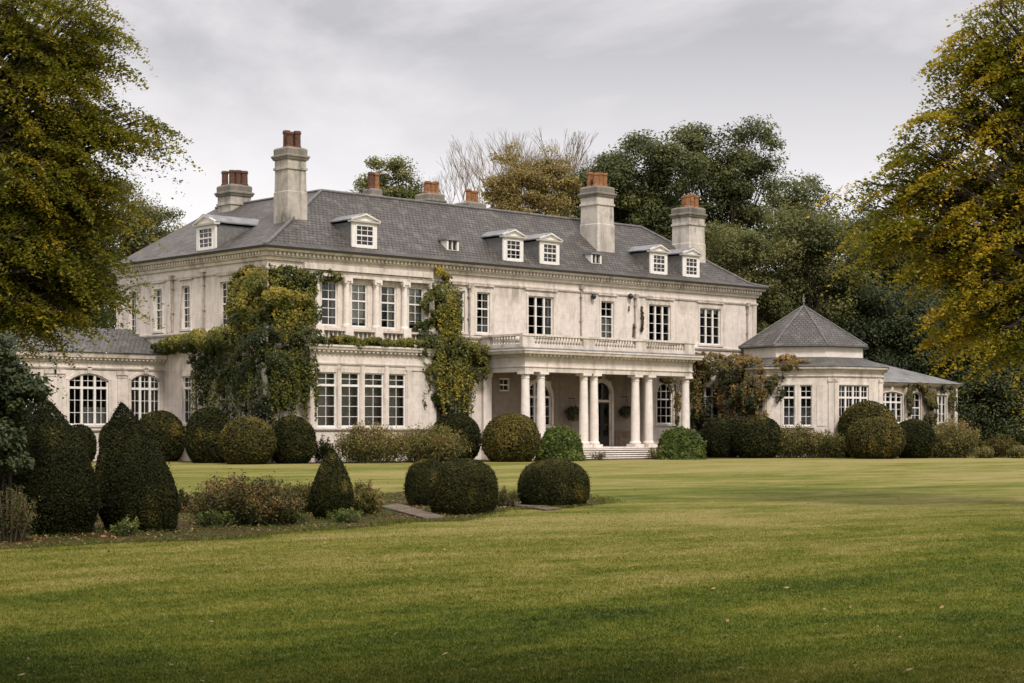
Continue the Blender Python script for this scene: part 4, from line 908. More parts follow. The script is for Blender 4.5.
M['twigmass'] = plain('dense_twigs', (.018, .020, .010), .95, .5, 14, .05)
def loose(name, px, t, w, h, label, mat, n=40, leaf=.07, tint=.5, tvar=.25, group=None, per=60, arch=.6, deep=None, cat='shrub', xy=None, up=1.0, spread=.13):
    """open shrub of arching leafy stems"""
    bx, by = at(px, t) if xy is None else xy; root = empty_root(name, (bx, by, 0), label, cat, group); st = MB(); PP, TT, NN = [], [], []
    dp = deep or w
    for k in range(n):
        a = rng.uniform(0, 6.283); rr = rng.uniform(0, 1) ** .6; hh = h * rng.uniform(.55, 1.05) * (1 - .35 * rr ** 2) * up
        lat = np.array([math.cos(a) * RX * w / 2 - math.sin(a) * FX * dp / 2 * 1, math.cos(a) * RY * w / 2 - math.sin(a) * FY * dp / 2, 0]) * rr
        b = np.array([bx, by, 0]) + lat * .55; tip = np.array([bx, by, hh]) + lat * 1.0
        m1 = (b + tip) / 2 + np.array([0, 0, hh * .18])
        f = np.linspace(0, 1, 7)[:, None]; cur = (1 - f) ** 2 * b + 2 * f * (1 - f) * m1 + f ** 2 * tip
        st.tube([tuple(c) for c in cur], [.012] * 6 + [.004], 3)
        u = rng.uniform(.15, 1, per)[:, None]; Q = (1 - u) ** 2 * b + 2 * u * (1 - u) * m1 + u ** 2 * tip
        Q = Q + rng.normal(size=(per, 3)) * spread * w * (1.1 - u * .7) * .6
        PP.append(Q); base = rng.normal() * tvar * .5; TT.append(tint + base + (u[:, 0] - .6) * .5 + rng.normal(size=per) * tvar * .5); NN.append(unit(per) + np.array([0, 0, .5]))
    P = np.vstack(PP); P[:, 2] = np.maximum(P[:, 2], .02)
    st.build('stems', M['stem'], root); leaf_obj('foliage', P, np.vstack(NN), leaf * rng.uniform(.5, 1.3, len(P)), np.concatenate(TT), mat, root, aspect=.4, jit=.5)
    return root
S = shrub
# near topiary and bed planting
S('yew_topiary', 47, 28.6, 1.75, 2.30, 'dark egg shaped yew, biggest and leftmost of the clipped yews on the lawn', M['yew'], 'cone', .042, 80000, .30, .16, lean=-.04, cat='topiary', wa=.022)
S('yew_topiary', 142, 29.6, 1.42, 2.18, 'dark pointed yew with a crooked shoulder, second clipped yew from the left', M['yew'], 'cone', .038, 70000, .30, .16, lean=-.16, cat='topiary', wa=.02)
S('yew_topiary', 332, 33.6, .86, 1.36, 'small pointed clipped yew cone standing alone in the middle of the bed', M['yew'], 'cone', .038, 30000, .45, .20, cat='topiary', top=.15)
S('box_topiary', 430, 39.6, 1.15, 1.05, 'clipped box ball half hidden behind the nearer box ball in the bed', M['yew'], 'box', .038, 38000, .48, .22, cat='topiary', top=.25)
S('box_topiary', 463, 35.6, 1.42, 1.13, 'broad clipped box ball in front of another at the middle of the bed', M['yew'], 'box', .038, 38000, .46, .22, cat='topiary', top=.35)
S('box_topiary', 554, 39.3, 1.62, 1.02, 'flat topped clipped box drum at the right end of the bed', M['yew'], 'box', .038, 38000, .48, .22, cat='topiary', top=.35)
loose('bed_shrub', 244, 31.6, 2.2, .86, 'wide brown and green arching shrub between the second and third clipped yews', M['russetbed'], 130, .06, .36, .34, per=240, spread=.10)
loose('bed_shrub', 362, 35, .85, .72, 'small russet tipped shrub behind the lone yew cone', M['dry'], 60, .055, .55, .3, per=200, spread=.12)
loose('bed_shrub', 300, 36, 1.3, .55, 'low dark green shrub behind the wide arching shrub', M['yew'], 70, .055, .7, .2, per=200, spread=.16)
loose('bed_shrub', 183, 36, .7, .5, 'tiny dark shrub just right of the crooked clipped yew', M['yew'], 30, .05, .5, .2, per=90)
loose('bed_shrub', 505, 39, .7, .45, 'small grey green tuft between the box ball and the box drum', M['dry'], 30, .045, .3, .2, per=90)
loose('ground_plant', 125, 28.0, .5, .32, 'low pale leaved plant at the foot of the second clipped yew', M['laurel'], 16, .06, .6, .2, per=40)
loose('ground_plant', 345, 32.2, .7, .28, 'low green leafy plant at the foot of the lone yew cone', M['laurel'], 24, .06, .55, .2, per=40)
loose('ground_plant', 215, 30.6, .7, .34, 'low green plant in front of the wide arching shrub', M['laurel'], 24, .055, .4, .2, per=50)
loose('ground_plant', 290, 31.8, .8, .22, 'flat green plant spreading on the soil right of the arching shrub', M['laurel'], 24, .055, .35, .2, per=40)
# big dark laurel at the left edge
T('rhododendron', 0, 27.0, 'big glossy dark leaved shrub at the left edge beside the egg shaped yew', [(-4, 400, 26, 36, 0, 1.4), (-14, 365, 28, 30, 0, 1.2), (22, 385, 22, 10, 0, .8), (-12, 450, 32, 50, 0, 1.4)], M['darkleaf'], .085, .06, 1.0, .60, .25, cs=.3, th=.35, per=260, cat='shrub', tips=.15)
loose('bed_shrub', 8, 26.8, 1.0, .9, 'thin low undergrowth beneath the big glossy leaved shrub at the left edge', M['dry'], 50, .05, .3, .3, per=90)

# border along the house
S('yew_ball', 160, 95, 2.75, 2.75, 'big dark clipped ball bush below the arched wing window', M['yew'], 'ball', .12, 12000, 0.54, .2, top=.3, wa=.03)
S('yew_ball', 120, 92, 2.2, 2.3, 'dark bush half hidden behind the crooked yew near the wing', M['yew'], 'ball', .12, 7000, 0.42, .2, wa=.04)
S('yew_ball', 78, 90, 1.9, 2.0, 'dark bush half hidden between the two tall clipped yews', M['yew'], 'ball', .12, 5000, 0.37, .2, wa=.04)
S('yew_ball', 209, 90.5, 2.45, 2.9, 'dark ball bush under the ivy, left behind the olive ball', M['yew'], 'ball', .12, 11000, 0.42, .2, wa=.04)
S('yew_ball', 247, 87.3, 2.85, 2.35, 'olive ball bush in front of the ivy covered corner, middle of its cluster', M['yew'], 'ball', .11, 12000, 0.72, .18, top=.2, wa=.02)
S('yew_ball', 292, 89.2, 2.4, 2.4, 'dark round ball bush right of the olive ball at the ivy covered corner', M['yew'], 'ball', .11, 10000, 0.42, .2, wa=.03)
loose('dry_shrub', 324, 90.5, 1.3, 1.4, 'dark little shrub between the last ball bush and the dry hedge', M['yew'], 30, .13, .3, .2, per=90)
loose('dry_hedge', 372, 90.5, 4.2, 2.0, 'feathery straw coloured shrub under the large bay windows, left half of the pair', M['dry'], 150, .13, .58, .28, per=110, deep=2.5)
loose('dry_hedge', 428, 92.5, 4.6, 1.9, 'feathery greenish yellow shrub left of the dark dome, right half of the pair', M['dry'], 150, .13, .52, .22, per=110, deep=2.5)
S('yew_ball', 455, 96, 2.9, 2.6, 'dark dome bush beneath the tall ivy column', M['yew'], 'ball', .12, 11000, 0.37, .2, wa=.04)
S('yew_ball', 511, 94.0, 3.15, 2.6, 'big brown olive ball bush at the left end of the portico', M['yew'], 'ball', .12, 13000, 0.78, .2, top=.25, wa=.04)
S('laurel_bush', 560, 96.0, 2.7, 1.95, 'bright green bush between the big ball bush and the portico steps', M['laurel'], 'mound', .15, 9000, .5, .34, wa=.15, wobf=3)
S('laurel_bush', 680, 101.5, 3.0, 1.85, 'bright green spreading bush at the right corner of the portico', M['laurel'], 'mound', .16, 9500, .42, .34, wa=.16, wobf=3)
loose('step_shrub', 597, 98.3, 1.0, .6, 'tiny reddish tuft beside the left end of the portico steps', M['russet'], 18, .1, .45, .2, per=30)
loose('step_shrub', 655, 101.5, 1.2, .75, 'tiny reddish shrub beside the right end of the portico steps', M['russet'], 22, .1, .4, .2, per=30)
S('yew_ball', 757, 107, 3.1, 2.55, 'dark ball bush below the russet creeper left of the pavilion', M['yew'], 'ball', .13, 10000, 0.47, .2, wa=.05)
S('yew_ball', 722, 108, 2.6, 2.4, 'dark bush under the creeper between the green bush and the pavilion', M['yew'], 'ball', .13, 8000, 0.27, .2, wa=.06)
loose('dry_hedge', 792, 107, 3.2, 2.1, 'dry greenish brown shrub below the pavilion pair of windows', M['dry'], 110, .14, .48, .25, per=110, deep=2.2)
loose('dry_hedge', 822, 107, 2.8, 1.8, 'dry low shrub left of the tall round bush at the pavilion', M['dry'], 90, .14, .40, .25, per=110, deep=2.2)
S('yew_ball', 868, 108, 3.7, 3.4, 'tallest round bush behind another below the four light pavilion window', M['yew'], 'ball', .13, 14000, 0.64, .22, top=.35, wa=.05)
S('yew_ball', 875, 104, 3.6, 2.45, 'broad olive round bush in front of the tallest round bush', M['yew'], 'ball', .12, 14000, 0.77, .2, top=.1, wa=.05)
S('yew_ball', 914, 106, 2.5, 2.35, 'dark round bush right of the olive pavilion bushes', M['yew'], 'ball', .13, 9000, 0.37, .2, wa=.05)
loose('dry_hedge', 950, 107, 3.7, 2.4, 'large straw and pink tinged bush in front of the far wing', M['dry'], 140, .14, .55, .25, per=110, deep=2.6)
loose('dry_hedge', 1000, 108, 2.6, 1.4, 'low grey green planting at the right end of the border', M['yew'], 70, .13, .75, .2, per=90, deep=2)
loose('dry_hedge', 985, 106, 1.6, .7, 'low yellowish edging clump at the right end of the border', M['dry'], 40, .12, .55, .2, per=60)
loose('dry_hedge', 1020, 106, 1.6, .8, 'yellow brown edging clump farthest right in the border', M['dry'], 40, .12, .5, .2, per=60)

# --- creepers on the house
def creeper(name, label, blobs, mat, leaf=.15, strands=(), stems=()):
    b0 = blobs[0]; root = empty_root(name, (b0[0], b0[1], 0), label, 'creeper'); PP, TT, NN = [], [], []
    for (x, y, z, rx, ry, rz, n, ti) in blobs:
        n = int(n * 2.6)
        d = unit(n); r = rng.uniform(.25, 1, n) ** .4; P = np.array([x, y, z]) + d * r[:, None] * np.array([rx, ry, rz]); sc_ = 1.25; P = np.array([x, y, z]) + d * r[:, None] * np.array([rx * sc_, ry, rz * sc_]); kp = r * (1 + wob(P, 3.1, .9) + wob(P + 5, 7, .5)) < (.80 if ti > .4 else .66); P, d, r = P[kp], d[kp], r[kp]; n = len(P)
        P[:, 1] = np.where(P[:, 1] > -.02, np.where(P[:, 0] > 0.05, -.05, P[:, 1]), P[:, 1])
        P += (wob(P, 2.2, .15))[:, None] * np.array([.6, 1, 1])
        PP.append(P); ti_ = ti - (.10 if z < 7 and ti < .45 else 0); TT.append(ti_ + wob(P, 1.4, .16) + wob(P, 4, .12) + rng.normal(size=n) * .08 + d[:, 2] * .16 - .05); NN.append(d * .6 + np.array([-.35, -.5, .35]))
    for (x, y, z0, z1, n, ti) in strands:
        u = rng.uniform(0, 1, n); P = np.stack([x + rng.normal(size=n) * .09 * (1.3 - u) + .1 * np.sin(u * 5 + x * 9), y + rng.normal(size=n) * .07, z0 + (z1 - z0) * u], 1)
        PP.append(P); TT.append(ti + rng.normal(size=n) * .15); NN.append(np.tile([-.5, -.6, .3], (n, 1)) + rng.normal(size=(n, 3)) * .2)
    P = np.vstack(PP)
    st = MB()
    for pts in stems: st.tube(pts, [.07] + [.045] * (len(pts) - 1), 6)
    st.build('stems', M['stem'], root)
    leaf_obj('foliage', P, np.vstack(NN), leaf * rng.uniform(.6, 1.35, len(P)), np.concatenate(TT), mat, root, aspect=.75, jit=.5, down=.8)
    return root
bl = []
def row(n, f):
    for k in range(n): bl.append(f(k / max(1, n - 1)))
# upper mass round the corner
for (x, y, z, rx, ry, rz, n, ti) in [
    (.2, .2, 9.2, 1.2, 1.0, .9, 1700, .55), (-.2, 1.6, 9.5, .55, 1.3, .65, 1400, .66), (1.5, -.25, 9.75, 1.3, .5, .5, 1300, .45), (3.0, -.25, 9.8, 1.5, .35, .35, 900, .42), (-.3, 2.3, 8.5, .5, .7, 1.1, 1300, .55),
    (-.6, .6, 8.4, .6, 1.0, .7, 1200, .72), (.3, -.7, 8.6, .9, .5, .5, 1000, .70), (1.4, -.6, 8.4, .9, .5, .45, 900, .55), (.1, -.1, 7.7, 1.3, .9, 1.0, 1500, .25), (1.3, -.35, 7.6, .9, .45, .8, 900, .3), (2.75, -.2, 8.2, .45, .35, 1.5, 1000, .33),
    (-.3, 1.7, 7.3, .6, 1.2, 1.1, 1500, .22), (.2, -.2, 6.5, 1.6, 1.1, .9, 2000, .27), (2.2, -.75, 6.4, 1.3, .5, .55, 1400, .38), (-.6, 2.6, 6.6, .8, 1.6, .55, 1800, .52), (-.7, 5.0, 6.5, .8, 1.8, .5, 1900, .56), (-.6, 7.4, 6.4, .7, 1.6, .42, 1500, .52), (-.5, 9.2, 6.3, .6, .9, .35, 700, .45),
    (-.5, 5.4, 5.6, .5, 1.3, .6, 1000, .2), (-.5, 3.4, 5.3, .6, 1.8, 1.0, 1700, .25), (-.4, 1.6, 4.6, .6, 1.2, 1.7, 2200, .25), (.3, -.5, 5.1, .9, .7, 1.1, 1800, .33), (-.1, .1, 3.3, .8, .8, 1.1, 1500, .2), (1.6, -.5, 5.5, 1.1, .4, .6, 1000, .4), (-.4, 5.4, 4.3, .35, .6, 1.1, 800, .22), (-.4, 2.6, 3.3, .5, .5, 1.2, 800, .2),
    (3.5, -.8, 6.35, 1.2, .3, .22, 700, .55), (5.5, -.78, 6.32, 1.3, .25, .18, 700, .60), (7.5, -.75, 6.35, 1.3, .28, .2, 800, .58), (-.25, -.2, 9.0, .5, .4, .8, 700, .6), (-.3, -.25, 7.8, .5, .4, .9, 700, .4), (-.3, -.3, 6.6, .6, .5, .9, 800, .35), (-.3, -.3, 5.2, .6, .5, 1.0, 900, .3), (-.25, -.25, 3.8, .5, .4, 1.0, 700, .25), (.8, -.25, 3.9, .7, .3, 1.0, 700, .3), (1.7, -.2, 4.3, .4, .2, 1.0, 400, .4),
    (4.4, -.72, 6.5, 1.0, .25, .22, 500, .6), (6.4, -.72, 6.5, 1.2, .25, .22, 600, .66)]: bl.append((x, y, z, rx, ry, rz, n, ti))
strs = []
for k in range(150):
    x = rng.uniform(-.1, 2.6); top_ = rng.uniform(4.5, 6); strs.append((x, -.3 - rng.uniform(0, .5), top_, top_ - rng.uniform(1, 2.8), 45, rng.uniform(.25, .55)))
for k in range(80): strs.append((-.35 - rng.uniform(0, .4), rng.uniform(.5, 6.2), rng.uniform(4.5, 6), rng.uniform(2.2, 4.5), 45, rng.uniform(.2, .45)))
strs += [(2.45, -.75, 6, 2.2, 90, .45), (2.6, -.72, 6, 3.4, 60, .4), (.9, -.2, 6, 1.0, 120, .35), (2.0, -.25, 5, 1.8, 60, .45)]
for k in range(150):                                        # long sprays hanging off the upper mass
    a = rng.uniform(0, 1); x, y = (-.5 - rng.uniform(0, .3), rng.uniform(0, 2.6)) if a < .5 else (rng.uniform(-.2, 2.6), -.5 - rng.uniform(0, .3)); z = rng.uniform(7.2, 9.6); strs.append((x, y, z, z - rng.uniform(.6, 1.8), 40, rng.uniform(.4, .85)))
creeper('ivy', 'thick green and yellow ivy draped over the left corner of the house', bl, M['ivy'], .125, strs, [[(.2, -.15, 0), (.15, -.2, 2), (.4, -.25, 4), (.2, -.2, 6), (.6, -.15, 8), (1, -.1, 9.5)], [(-.15, 1.5, 0), (-.2, 1.7, 3), (-.15, 1.4, 6), (-.15, 1.9, 9)], [(-.15, 6.6, 0), (-.2, 6.4, 3), (-.2, 6.6, 6)]])
bl = [(11.6, -.3, 9.6, .75, .4, .8, 1200, .55), (11.4, -.35, 10.4, .4, .3, .4, 400, .8), (11.3, -.35, 8.5, 1.15, .5, .9, 1800, .45), (12.0, -.35, 8.2, .9, .5, .9, 1300, .5), (11.5, -.4, 7.3, 1.2, .5, 1.0, 1900, .42), (10.4, -.35, 7.0, .8, .5, .8, 900, .25),
      (11.0, -.8, 6.2, 1.5, .6, .7, 1900, .42), (12.4, -.6, 6.2, 1.2, .6, .9, 1700, .55), (13.7, -.6, 6.0, 1.0, .6, .75, 1300, .55), (13.9, -.6, 5.2, .8, .5, .8, 900, .6), (11.3, -.9, 5.0, 1.1, .5, 1.2, 1900, .45), (12.4, -.7, 4.7, .9, .5, 1.2, 1300, .42), (11.5, -.8, 3.4, .9, .5, 1.1, 1300, .42), (11.9, -.7, 2.4, .8, .5, .8, 900, .35),
      (9.3, -.8, 6.45, 1.1, .35, .3, 900, .52), (8.4, -.75, 6.4, .8, .3, .22, 500, .55)]
strs = [(rng.uniform(10.5, 13.2) if z < 7 else rng.uniform(10.7, 12.2), -1.0 - rng.uniform(0, .3), z, z - rng.uniform(.8, 2), 45, rng.uniform(.35, .85)) for z in rng.uniform(3.5, 9.8, 110)] + [(10.15 + rng.uniform(-.2, .3), -.72, z, z - 1, 30, .4) for z in (5.5, 4.8, 3.9)]
creeper('ivy', 'tall olive ivy column climbing to the eaves between the bay and portico', bl, M['ivy'], .125, strs, [[(11.5, -.7, 0), (11.3, -.75, 2), (11.6, -.8, 4), (11.4, -.4, 6.5), (11.5, -.2, 9)]])
bl = [(29.8, -.9, 6.2, 1.0, .6, .45, 900, .66), (31.3, -.9, 6.2, 1.3, .6, .5, 1300, .7), (33.2, -1.2, 6.15, 1.4, .8, .5, 1600, .68), (35.0, -2.2, 6.0, 1.2, .9, .55, 1500, .66), (34.2, -4.0, 5.6, 1.0, .9, .6, 1500, .66), (34.0, -5.4, 5.2, .7, .7, .6, 900, .68), (34.7, -6.3, 5.9, .9, .8, .42, 1200, .7), (35.1, -7.2, 5.75, .7, .6, .3, 600, .75), (34.3, -5.9, 4.4, .8, .6, .9, 1600, .35), (34.0, -4.6, 3.0, 1.0, .8, 1.3, 2200, .15), (34.3, -3.4, 4.4, 1.0, .8, 1.2, 2000, .25), (33.2, -2.4, 5.2, 1.2, .6, .8, 1600, .4), (32.9, -.5, 5.0, .5, .4, 1.0, 900, .45), (33.2, -1.0, 5.5, .8, .5, .5, 900, .55),
      (32.8, -.5, 3.2, .5, .4, 1.5, 1100, .28), (33.0, -.8, 1.4, .9, .6, 1.2, 1300, .22), (32.6, -.8, 5.2, 1.1, .5, .6, 900, .42), (34.2, -2.6, 4.4, 1.0, .8, 1.3, 1800, .35), (33.8, -4.2, 3.9, 1.0, .9, 1.2, 1700, .38), (33.6, -3.4, 2.4, 1.1, .9, 1.3, 1700, .2), (33.0, -1.4, 2.6, .5, .5, 1.4, 700, .25), (34.8, -1.6, 2.6, .9, .7, 1.6, 1300, .2)]
strs = [(x, y, z, z - rng.uniform(.5, 1.6), 35, rng.uniform(.5, .9)) for x, y, z in zip(rng.uniform(33, 35, 110), rng.uniform(-5.6, -1.5, 110), rng.uniform(2.5, 6.2, 110))] + [(x, -1.2, z, z - 1.3, 35, rng.uniform(.4, .8)) for x, z in zip(rng.uniform(29.4, 33, 30), rng.uniform(3.6, 6.2, 30))]
creeper('virginia_creeper', 'russet and gold creeper between the portico and pavilion', bl, M['russet'], .13, strs, [[(32.7, -.2, 0), (32.8, -.25, 3), (32.7, -.2, 6)], [(34.5, -1.0, 0), (34.3, -1.5, 3), (33.9, -3, 5)]])
bl = [(55.2, -1.3, 3.8, .35, .2, .9, 500, .5), (57.9, -1.3, 3.9, .7, .2, .8, 900, .45), (56.3, -1.3, 4.8, 1.6, .2, .3, 700, .5), (60.8, -1.3, 3.5, .35, .2, 1.3, 600, .4), (59.5, -1.3, 4.7, 1.3, .2, .25, 600, .4), (57.9, -1.3, 2.4, .7, .2, .8, 600, .4)]
creeper('virginia_creeper', 'brown creeper patches on the far wing wall at the right', bl, M['russet'], .17, (), [[(57.9, -1.08, 0), (57.8, -1.1, 3), (58, -1.1, 4.6)]])
bl = [(28.9, -.35, 4.4, .6, .3, .4, 350, .6), (28.3, -.3, 3.4, .2, .2, 1.1, 200, .6)]
creeper('virginia_creeper', 'thin red leaved creeper inside the right end of the portico', [(31.35, -.2, 3.2, .18, .15, 1.3, 260, .7), (30.4, -.2, 4.85, .8, .15, .18, 260, .65)], M['russet'], .14, (), [[(31.35, -.06, .6), (31.3, -.07, 4.6)]])
for x, z, rx_, rz_, n_, lab in ((28.15, 8.6, .16, .75, 200, 'withered dark ivy streak on the upper wall beside the third triple window'), (27.4, 7.9, .12, .4, 110, 'small withered ivy patch just above the portico balustrade'), (27.0, 9.25, .16, .16, 60, 'small round dark tuft of dead ivy high on the upper wall')):
    creeper('ivy', lab, [(x, -.1, z, rx_, .1, rz_, n_, .15)], M['ivy'], .12, (), [[(x, -.04, z - rz_), (x + .03, -.04, z + rz_)]])
# hanging baskets on the portico back wall
for x, z, rr, lab in ((21.8, 2.6, .75, 'large dark hanging basket on the portico wall left of the door'), (26.35, 2.75, .62, 'dark hanging basket on the portico wall right of the door')):
    rt = empty_root('hanging_basket', (x, -.5, z), lab, 'hanging basket')
    mb = MB(); mb.lathe((x, -.5, z), [(.06, -.38), (.2, -.3), (.27, -.15), (.29, 0)], 12); mb.build('basket', M['wood'], rt)
    mb = MB(); mb.tube([(x, -.02, z + 1.0), (x, -.5, z + 1.0), (x, -.5, z + .9)], .02, 6)
    for a in range(3): mb.tube([(x, -.5, z + .9), (x + .27 * math.cos(a * 2.1), -.5 + .27 * math.sin(a * 2.1), z)], .008, 4)
    mb.build('bracket', M['iron'], rt)
    d = unit(900); P = np.array([x, -.5, z + .08]) + d * (rng.uniform(.4, 1, 900) ** .5)[:, None] * np.array([rr, .42, rr * .62]); leaf_obj('foliage', P, d, .11, .3 + rng.normal(size=900) * .2, M['darkleaf'], rt)

# --- stone edgings and leaf litter in the bed
def slab(pxs, h, label, mat='edging', name='stone_edging'):
    q = [gnd(*p) for p in pxs]; mb = MB(); c_ = np.mean(q, 0)
    mb.hexa([(*q[0], -.03), (*q[1], -.03), (*q[2], -.03), (*q[3], -.03), (*q[0], h), (*q[1], h), (*q[2], h), (*q[3], h)]); o = mb.build(name, M[mat])
    tag(o, label, 'edging')
M['edging'] = plain('mossy_edging', (.135, .10, .068), .9, .6, 5)
slab([(380, 508), (398, 505), (446, 519), (428, 521)], .045, 'pale worn stone edging strip left of the box balls')
slab([(500, 505), (520, 503), (562, 510), (545, 511)], .04, 'worn stone edging strip between the box ball and the box drum')
n = 9000; bp2 = np.array([gnd(*p) for p in bedpx])
def inpoly(P, V):
    x, y = P[:, 0], P[:, 1]; ins = np.zeros(len(P), bool); j = len(V) - 1
    for i in range(len(V)):
        c = ((V[i, 1] > y) != (V[j, 1] > y)) & (x < (V[j, 0] - V[i, 0]) * (y - V[i, 1]) / (V[j, 1] - V[i, 1] + 1e-12) + V[i, 0]); ins ^= c; j = i
    return ins
Q = rng.uniform(bp2.min(0), bp2.max(0), (60000, 2)); Q = Q[inpoly(Q, bp2)]; Q = Q[wob(np.c_[Q, Q[:, 0]], .9, 1) > -.25][:9000]
P = np.c_[Q, np.full(len(Q), .015) + rng.uniform(0, .02, len(Q))]
tag(leaf_obj('fallen_leaves', P, np.tile([0, 0, 1.], (len(P), 1)), .055 * rng.uniform(.6, 1.3, len(P)), rng.uniform(0, 1, len(P)), M['litter'], jit=.35), 'brown fallen leaves scattered over the soil of the planting bed', 'fallen leaves', kind='stuff')
tt = 11 + 70 * rng.uniform(0, 1, 2600); px = rng.uniform(-20, 1044, 2600); a = (px - 512) / FPX * tt; Q = np.stack([CX + FX * tt + RX * a, CY + FY * tt + RY * a], 1); Q = Q[(wob(np.c_[Q, Q[:, 0]], .25, 1) + rng.normal(size=len(Q)) * .4 > .25)]
tag(leaf_obj('fallen_leaves', np.c_[Q, np.full(len(Q), .03)], np.tile([0, 0, 1.], (len(Q), 1)), .05 * rng.uniform(.6, 1.4, len(Q)), rng.uniform(.3, 1, len(Q)), M['litter'], jit=.3), 'scattered yellow brown fallen leaves lying on the open lawn', 'fallen leaves', kind='stuff')
# low ground cover in the bed
Q = rng.uniform(bp2.min(0), bp2.max(0), (190000, 2)); Q = Q[inpoly(Q, bp2)]; Q = Q[wob(np.c_[Q, Q[:, 1]], 1.3, 1) > .0][:40000]
P = np.c_[Q, rng.uniform(.005, .06, len(Q))]
tag(leaf_obj('ground_cover', P, unit(len(P)) + [0, 0, .6], .035 * rng.uniform(.6, 1.3, len(P)), .35 + rng.normal(size=len(P)) * .2 + wob(P, 1, .2), M['box'], aspect=.35, jit=.5), 'low green ground cover and weeds among the shrubs in the bed', 'ground cover', kind='stuff')
n = 5200; seg_ = rng.integers(8, 20, n); u = rng.uniform(0, 1, n)[:, None]; Q = bp2[seg_ % len(bp2)] * (1 - u) + bp2[(seg_ + 1) % len(bp2)] * u + rng.normal(size=(n, 2)) * .16
P = np.c_[Q, rng.uniform(.01, .055, n)]
tag(leaf_obj('edge_grass', P, unit(n) * [1, 1, .2], .07 * rng.uniform(.6, 1.3, n), .45 + rng.normal(size=n) * .25, M['box'], aspect=.16, jit=.2, down=1.2), 'longer rough grass along the edge of the planting bed', 'rough grass', kind='stuff')
# grass blades on the near lawn
n = 600000; tt = 9.5 + 36 * rng.uniform(0, 1, n) ** 1.6; px = rng.uniform(-25, 1050, n)
a = (px - 512) / FPX * tt; Q = np.stack([CX + FX * tt + RX * a, CY + FY * tt + RY * a], 1); keep = ~inpoly(Q, bp2); Q = Q[keep]; tt = tt[keep]; n = len(Q)
hgt = rng.uniform(.010, .027, n) * np.clip((46 - tt) / 22, .1, 1); wdt = .003 + .00022 * tt
an = rng.uniform(0, 6.283, n); le = rng.normal(size=(n, 2)) * .6
V = np.empty((n, 3, 3)); dv = np.stack([np.cos(an), np.sin(an)], 1) * wdt[:, None]
V[:, 0, :2] = Q - dv; V[:, 1, :2] = Q + dv; V[:, 2, :2] = Q + le * hgt[:, None]; V[:, :2, 2] = -.002; V[:, 2, 2] = hgt
me = bpy.data.meshes.new('grass_blades'); me.vertices.add(3 * n); me.vertices.foreach_set('co', V.astype(np.float32).ravel()); me.loops.add(3 * n); me.loops.foreach_set('vertex_index', np.arange(3 * n, dtype=np.int32)); me.polygons.add(n)
me.polygons.foreach_set('loop_start', np.arange(0, 3 * n, 3, dtype=np.int32)); me.polygons.foreach_set('loop_total', np.full(n, 3, dtype=np.int32))
tn = .38 + wob(np.c_[Q * 1.0, Q[:, 0]], .5, .16) + wob(np.c_[Q, Q[:, 1]], 3, .1) + rng.normal(size=n) * .2 
A_ = me.attributes.new('tint', 'FLOAT', 'POINT'); A_.data.foreach_set('value', np.repeat(np.clip(tn, 0, 1), 3).astype(np.float32)); me.materials.append(M['blade']); me.update(calc_edges=True)
go = bpy.data.objects.new('grass', me); COL.objects.link(go); tag(go, 'short mown green grass blades of the near lawn', 'grass', kind='stuff')

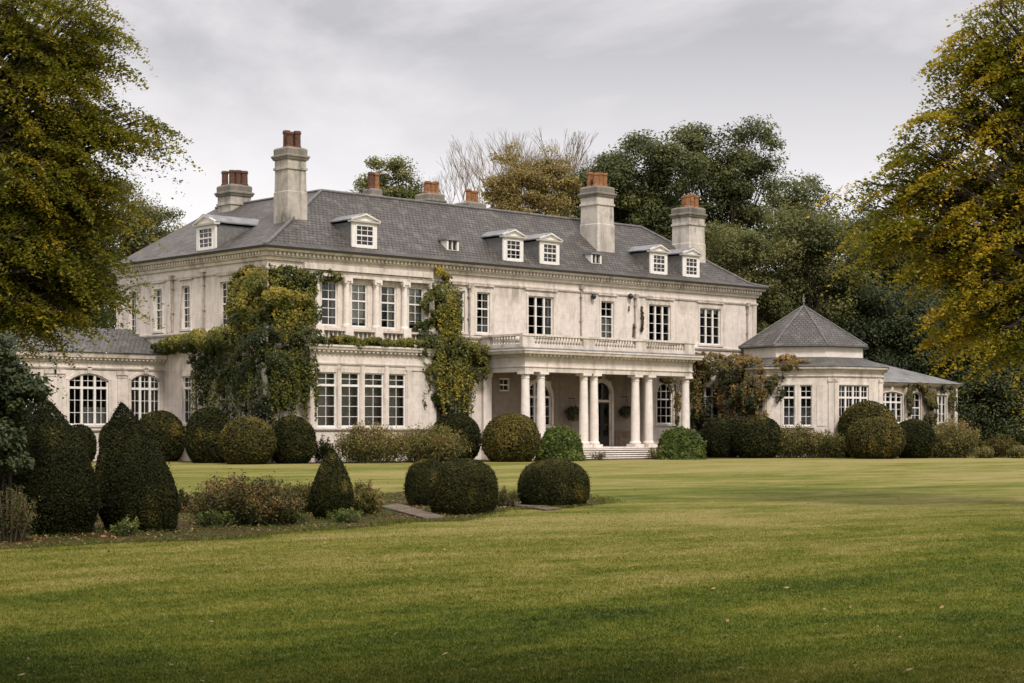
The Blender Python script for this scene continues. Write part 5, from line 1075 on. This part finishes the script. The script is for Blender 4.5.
# --- the two framing trees in the foreground
T('beech_tree', -150, 40, 'big olive and gold tree framing the left edge, branches overhanging the wing', [
    (40, 20, 72, 40, 0, 1.1), (20, 80, 80, 50, 0, 1), (90, 45, 32, 30, 0, .8), (110, 122, 46, 20, 0, .8), (145, 130, 22, 9, 0, .8), (60, 130, 56, 40, 0, 1), (35, 175, 80, 48, 0, 1.1), (65, 190, 44, 34, 0, 1), (25, 240, 76, 50, 0, 1.2), (70, 262, 38, 40, 0, 1), (15, 300, 60, 26, 0, 1), (50, 308, 42, 14, 0, 1), (100, 295, 14, 20, 0, .7), (-85, 150, 80, 150, 0, .8), (-155, -20, 150, 120, 0, .4)],
    M['beech'], .085, .42, 1.12, .42, .26, cs=.5, per=210, droop=.35, flat=.5, tips=.8, th=.75, spray=1.25)
T('beech_tree', 1150, 38, 'big golden tree framing the right edge of the lawn', [
    (1013, 35, 50, 34, 0, 1), (971, 52, 32, 24, 0, .9), (1003, 95, 52, 38, 0, 1), (953, 120, 36, 24, 0, .9), (913, 160, 32, 28, 0, .8), (885, 182, 24, 18, 0, .8), (968, 175, 60, 34, 0, 1), (908, 215, 40, 24, 0, .9), (881, 238, 22, 18, 0, .7), (983, 225, 60, 34, 0, 1.1), (938, 262, 34, 20, 0, .9), (998, 285, 50, 36, 0, 1.1), (948, 325, 24, 18, 0, .8), (1013, 330, 44, 20, 0, 1), (1090, 150, 80, 150, 0, .8), (1120, -30, 120, 90, 0, .4)],
    M['gold'], .088, .42, 1.15, .40, .28, cs=.5, per=195, droop=.3, flat=.5, tips=.8, th=.75, spray=1.15)
# unseen tree added over the camera so its crown darkens the near lawn
T('beech_tree', 512, 2.5, 'broad unseen tree added over the viewpoint to shade the near lawn', [(0, 0, 1, 1, 0, 0)], M['beech'], .16, .5, 1, .4, .25, cs=.8, per=260, spray=2.0, over=True)

# unseen trees added beside the garden so the window panes mirror dark foliage
src = [o for o in bpy.data.objects if o.name.startswith('far_tree') and o.parent is None]
k_ = 0
for x, y in [(52, -92), (63, -86), (72, -76), (82, -69), (90, -60), (100, -53), (108, -42), (-64, 42), (-55, 50), (-46, 57), (-36, 64), (-27, 72)]:
    o = src[k_ % len(src)]; k_ += 1
    c = o.copy(); COL.objects.link(c); c.location = (x, y, -2); c.rotation_euler = (0, 0, k_ * 1.3); c['label'] = 'dense unseen tree added beside the garden for the window panes to mirror'; c['group'] = 'unseen trees added for the window panes to mirror'
    for ch in o.children:
        d_ = ch.copy(); COL.objects.link(d_); d_.parent = c
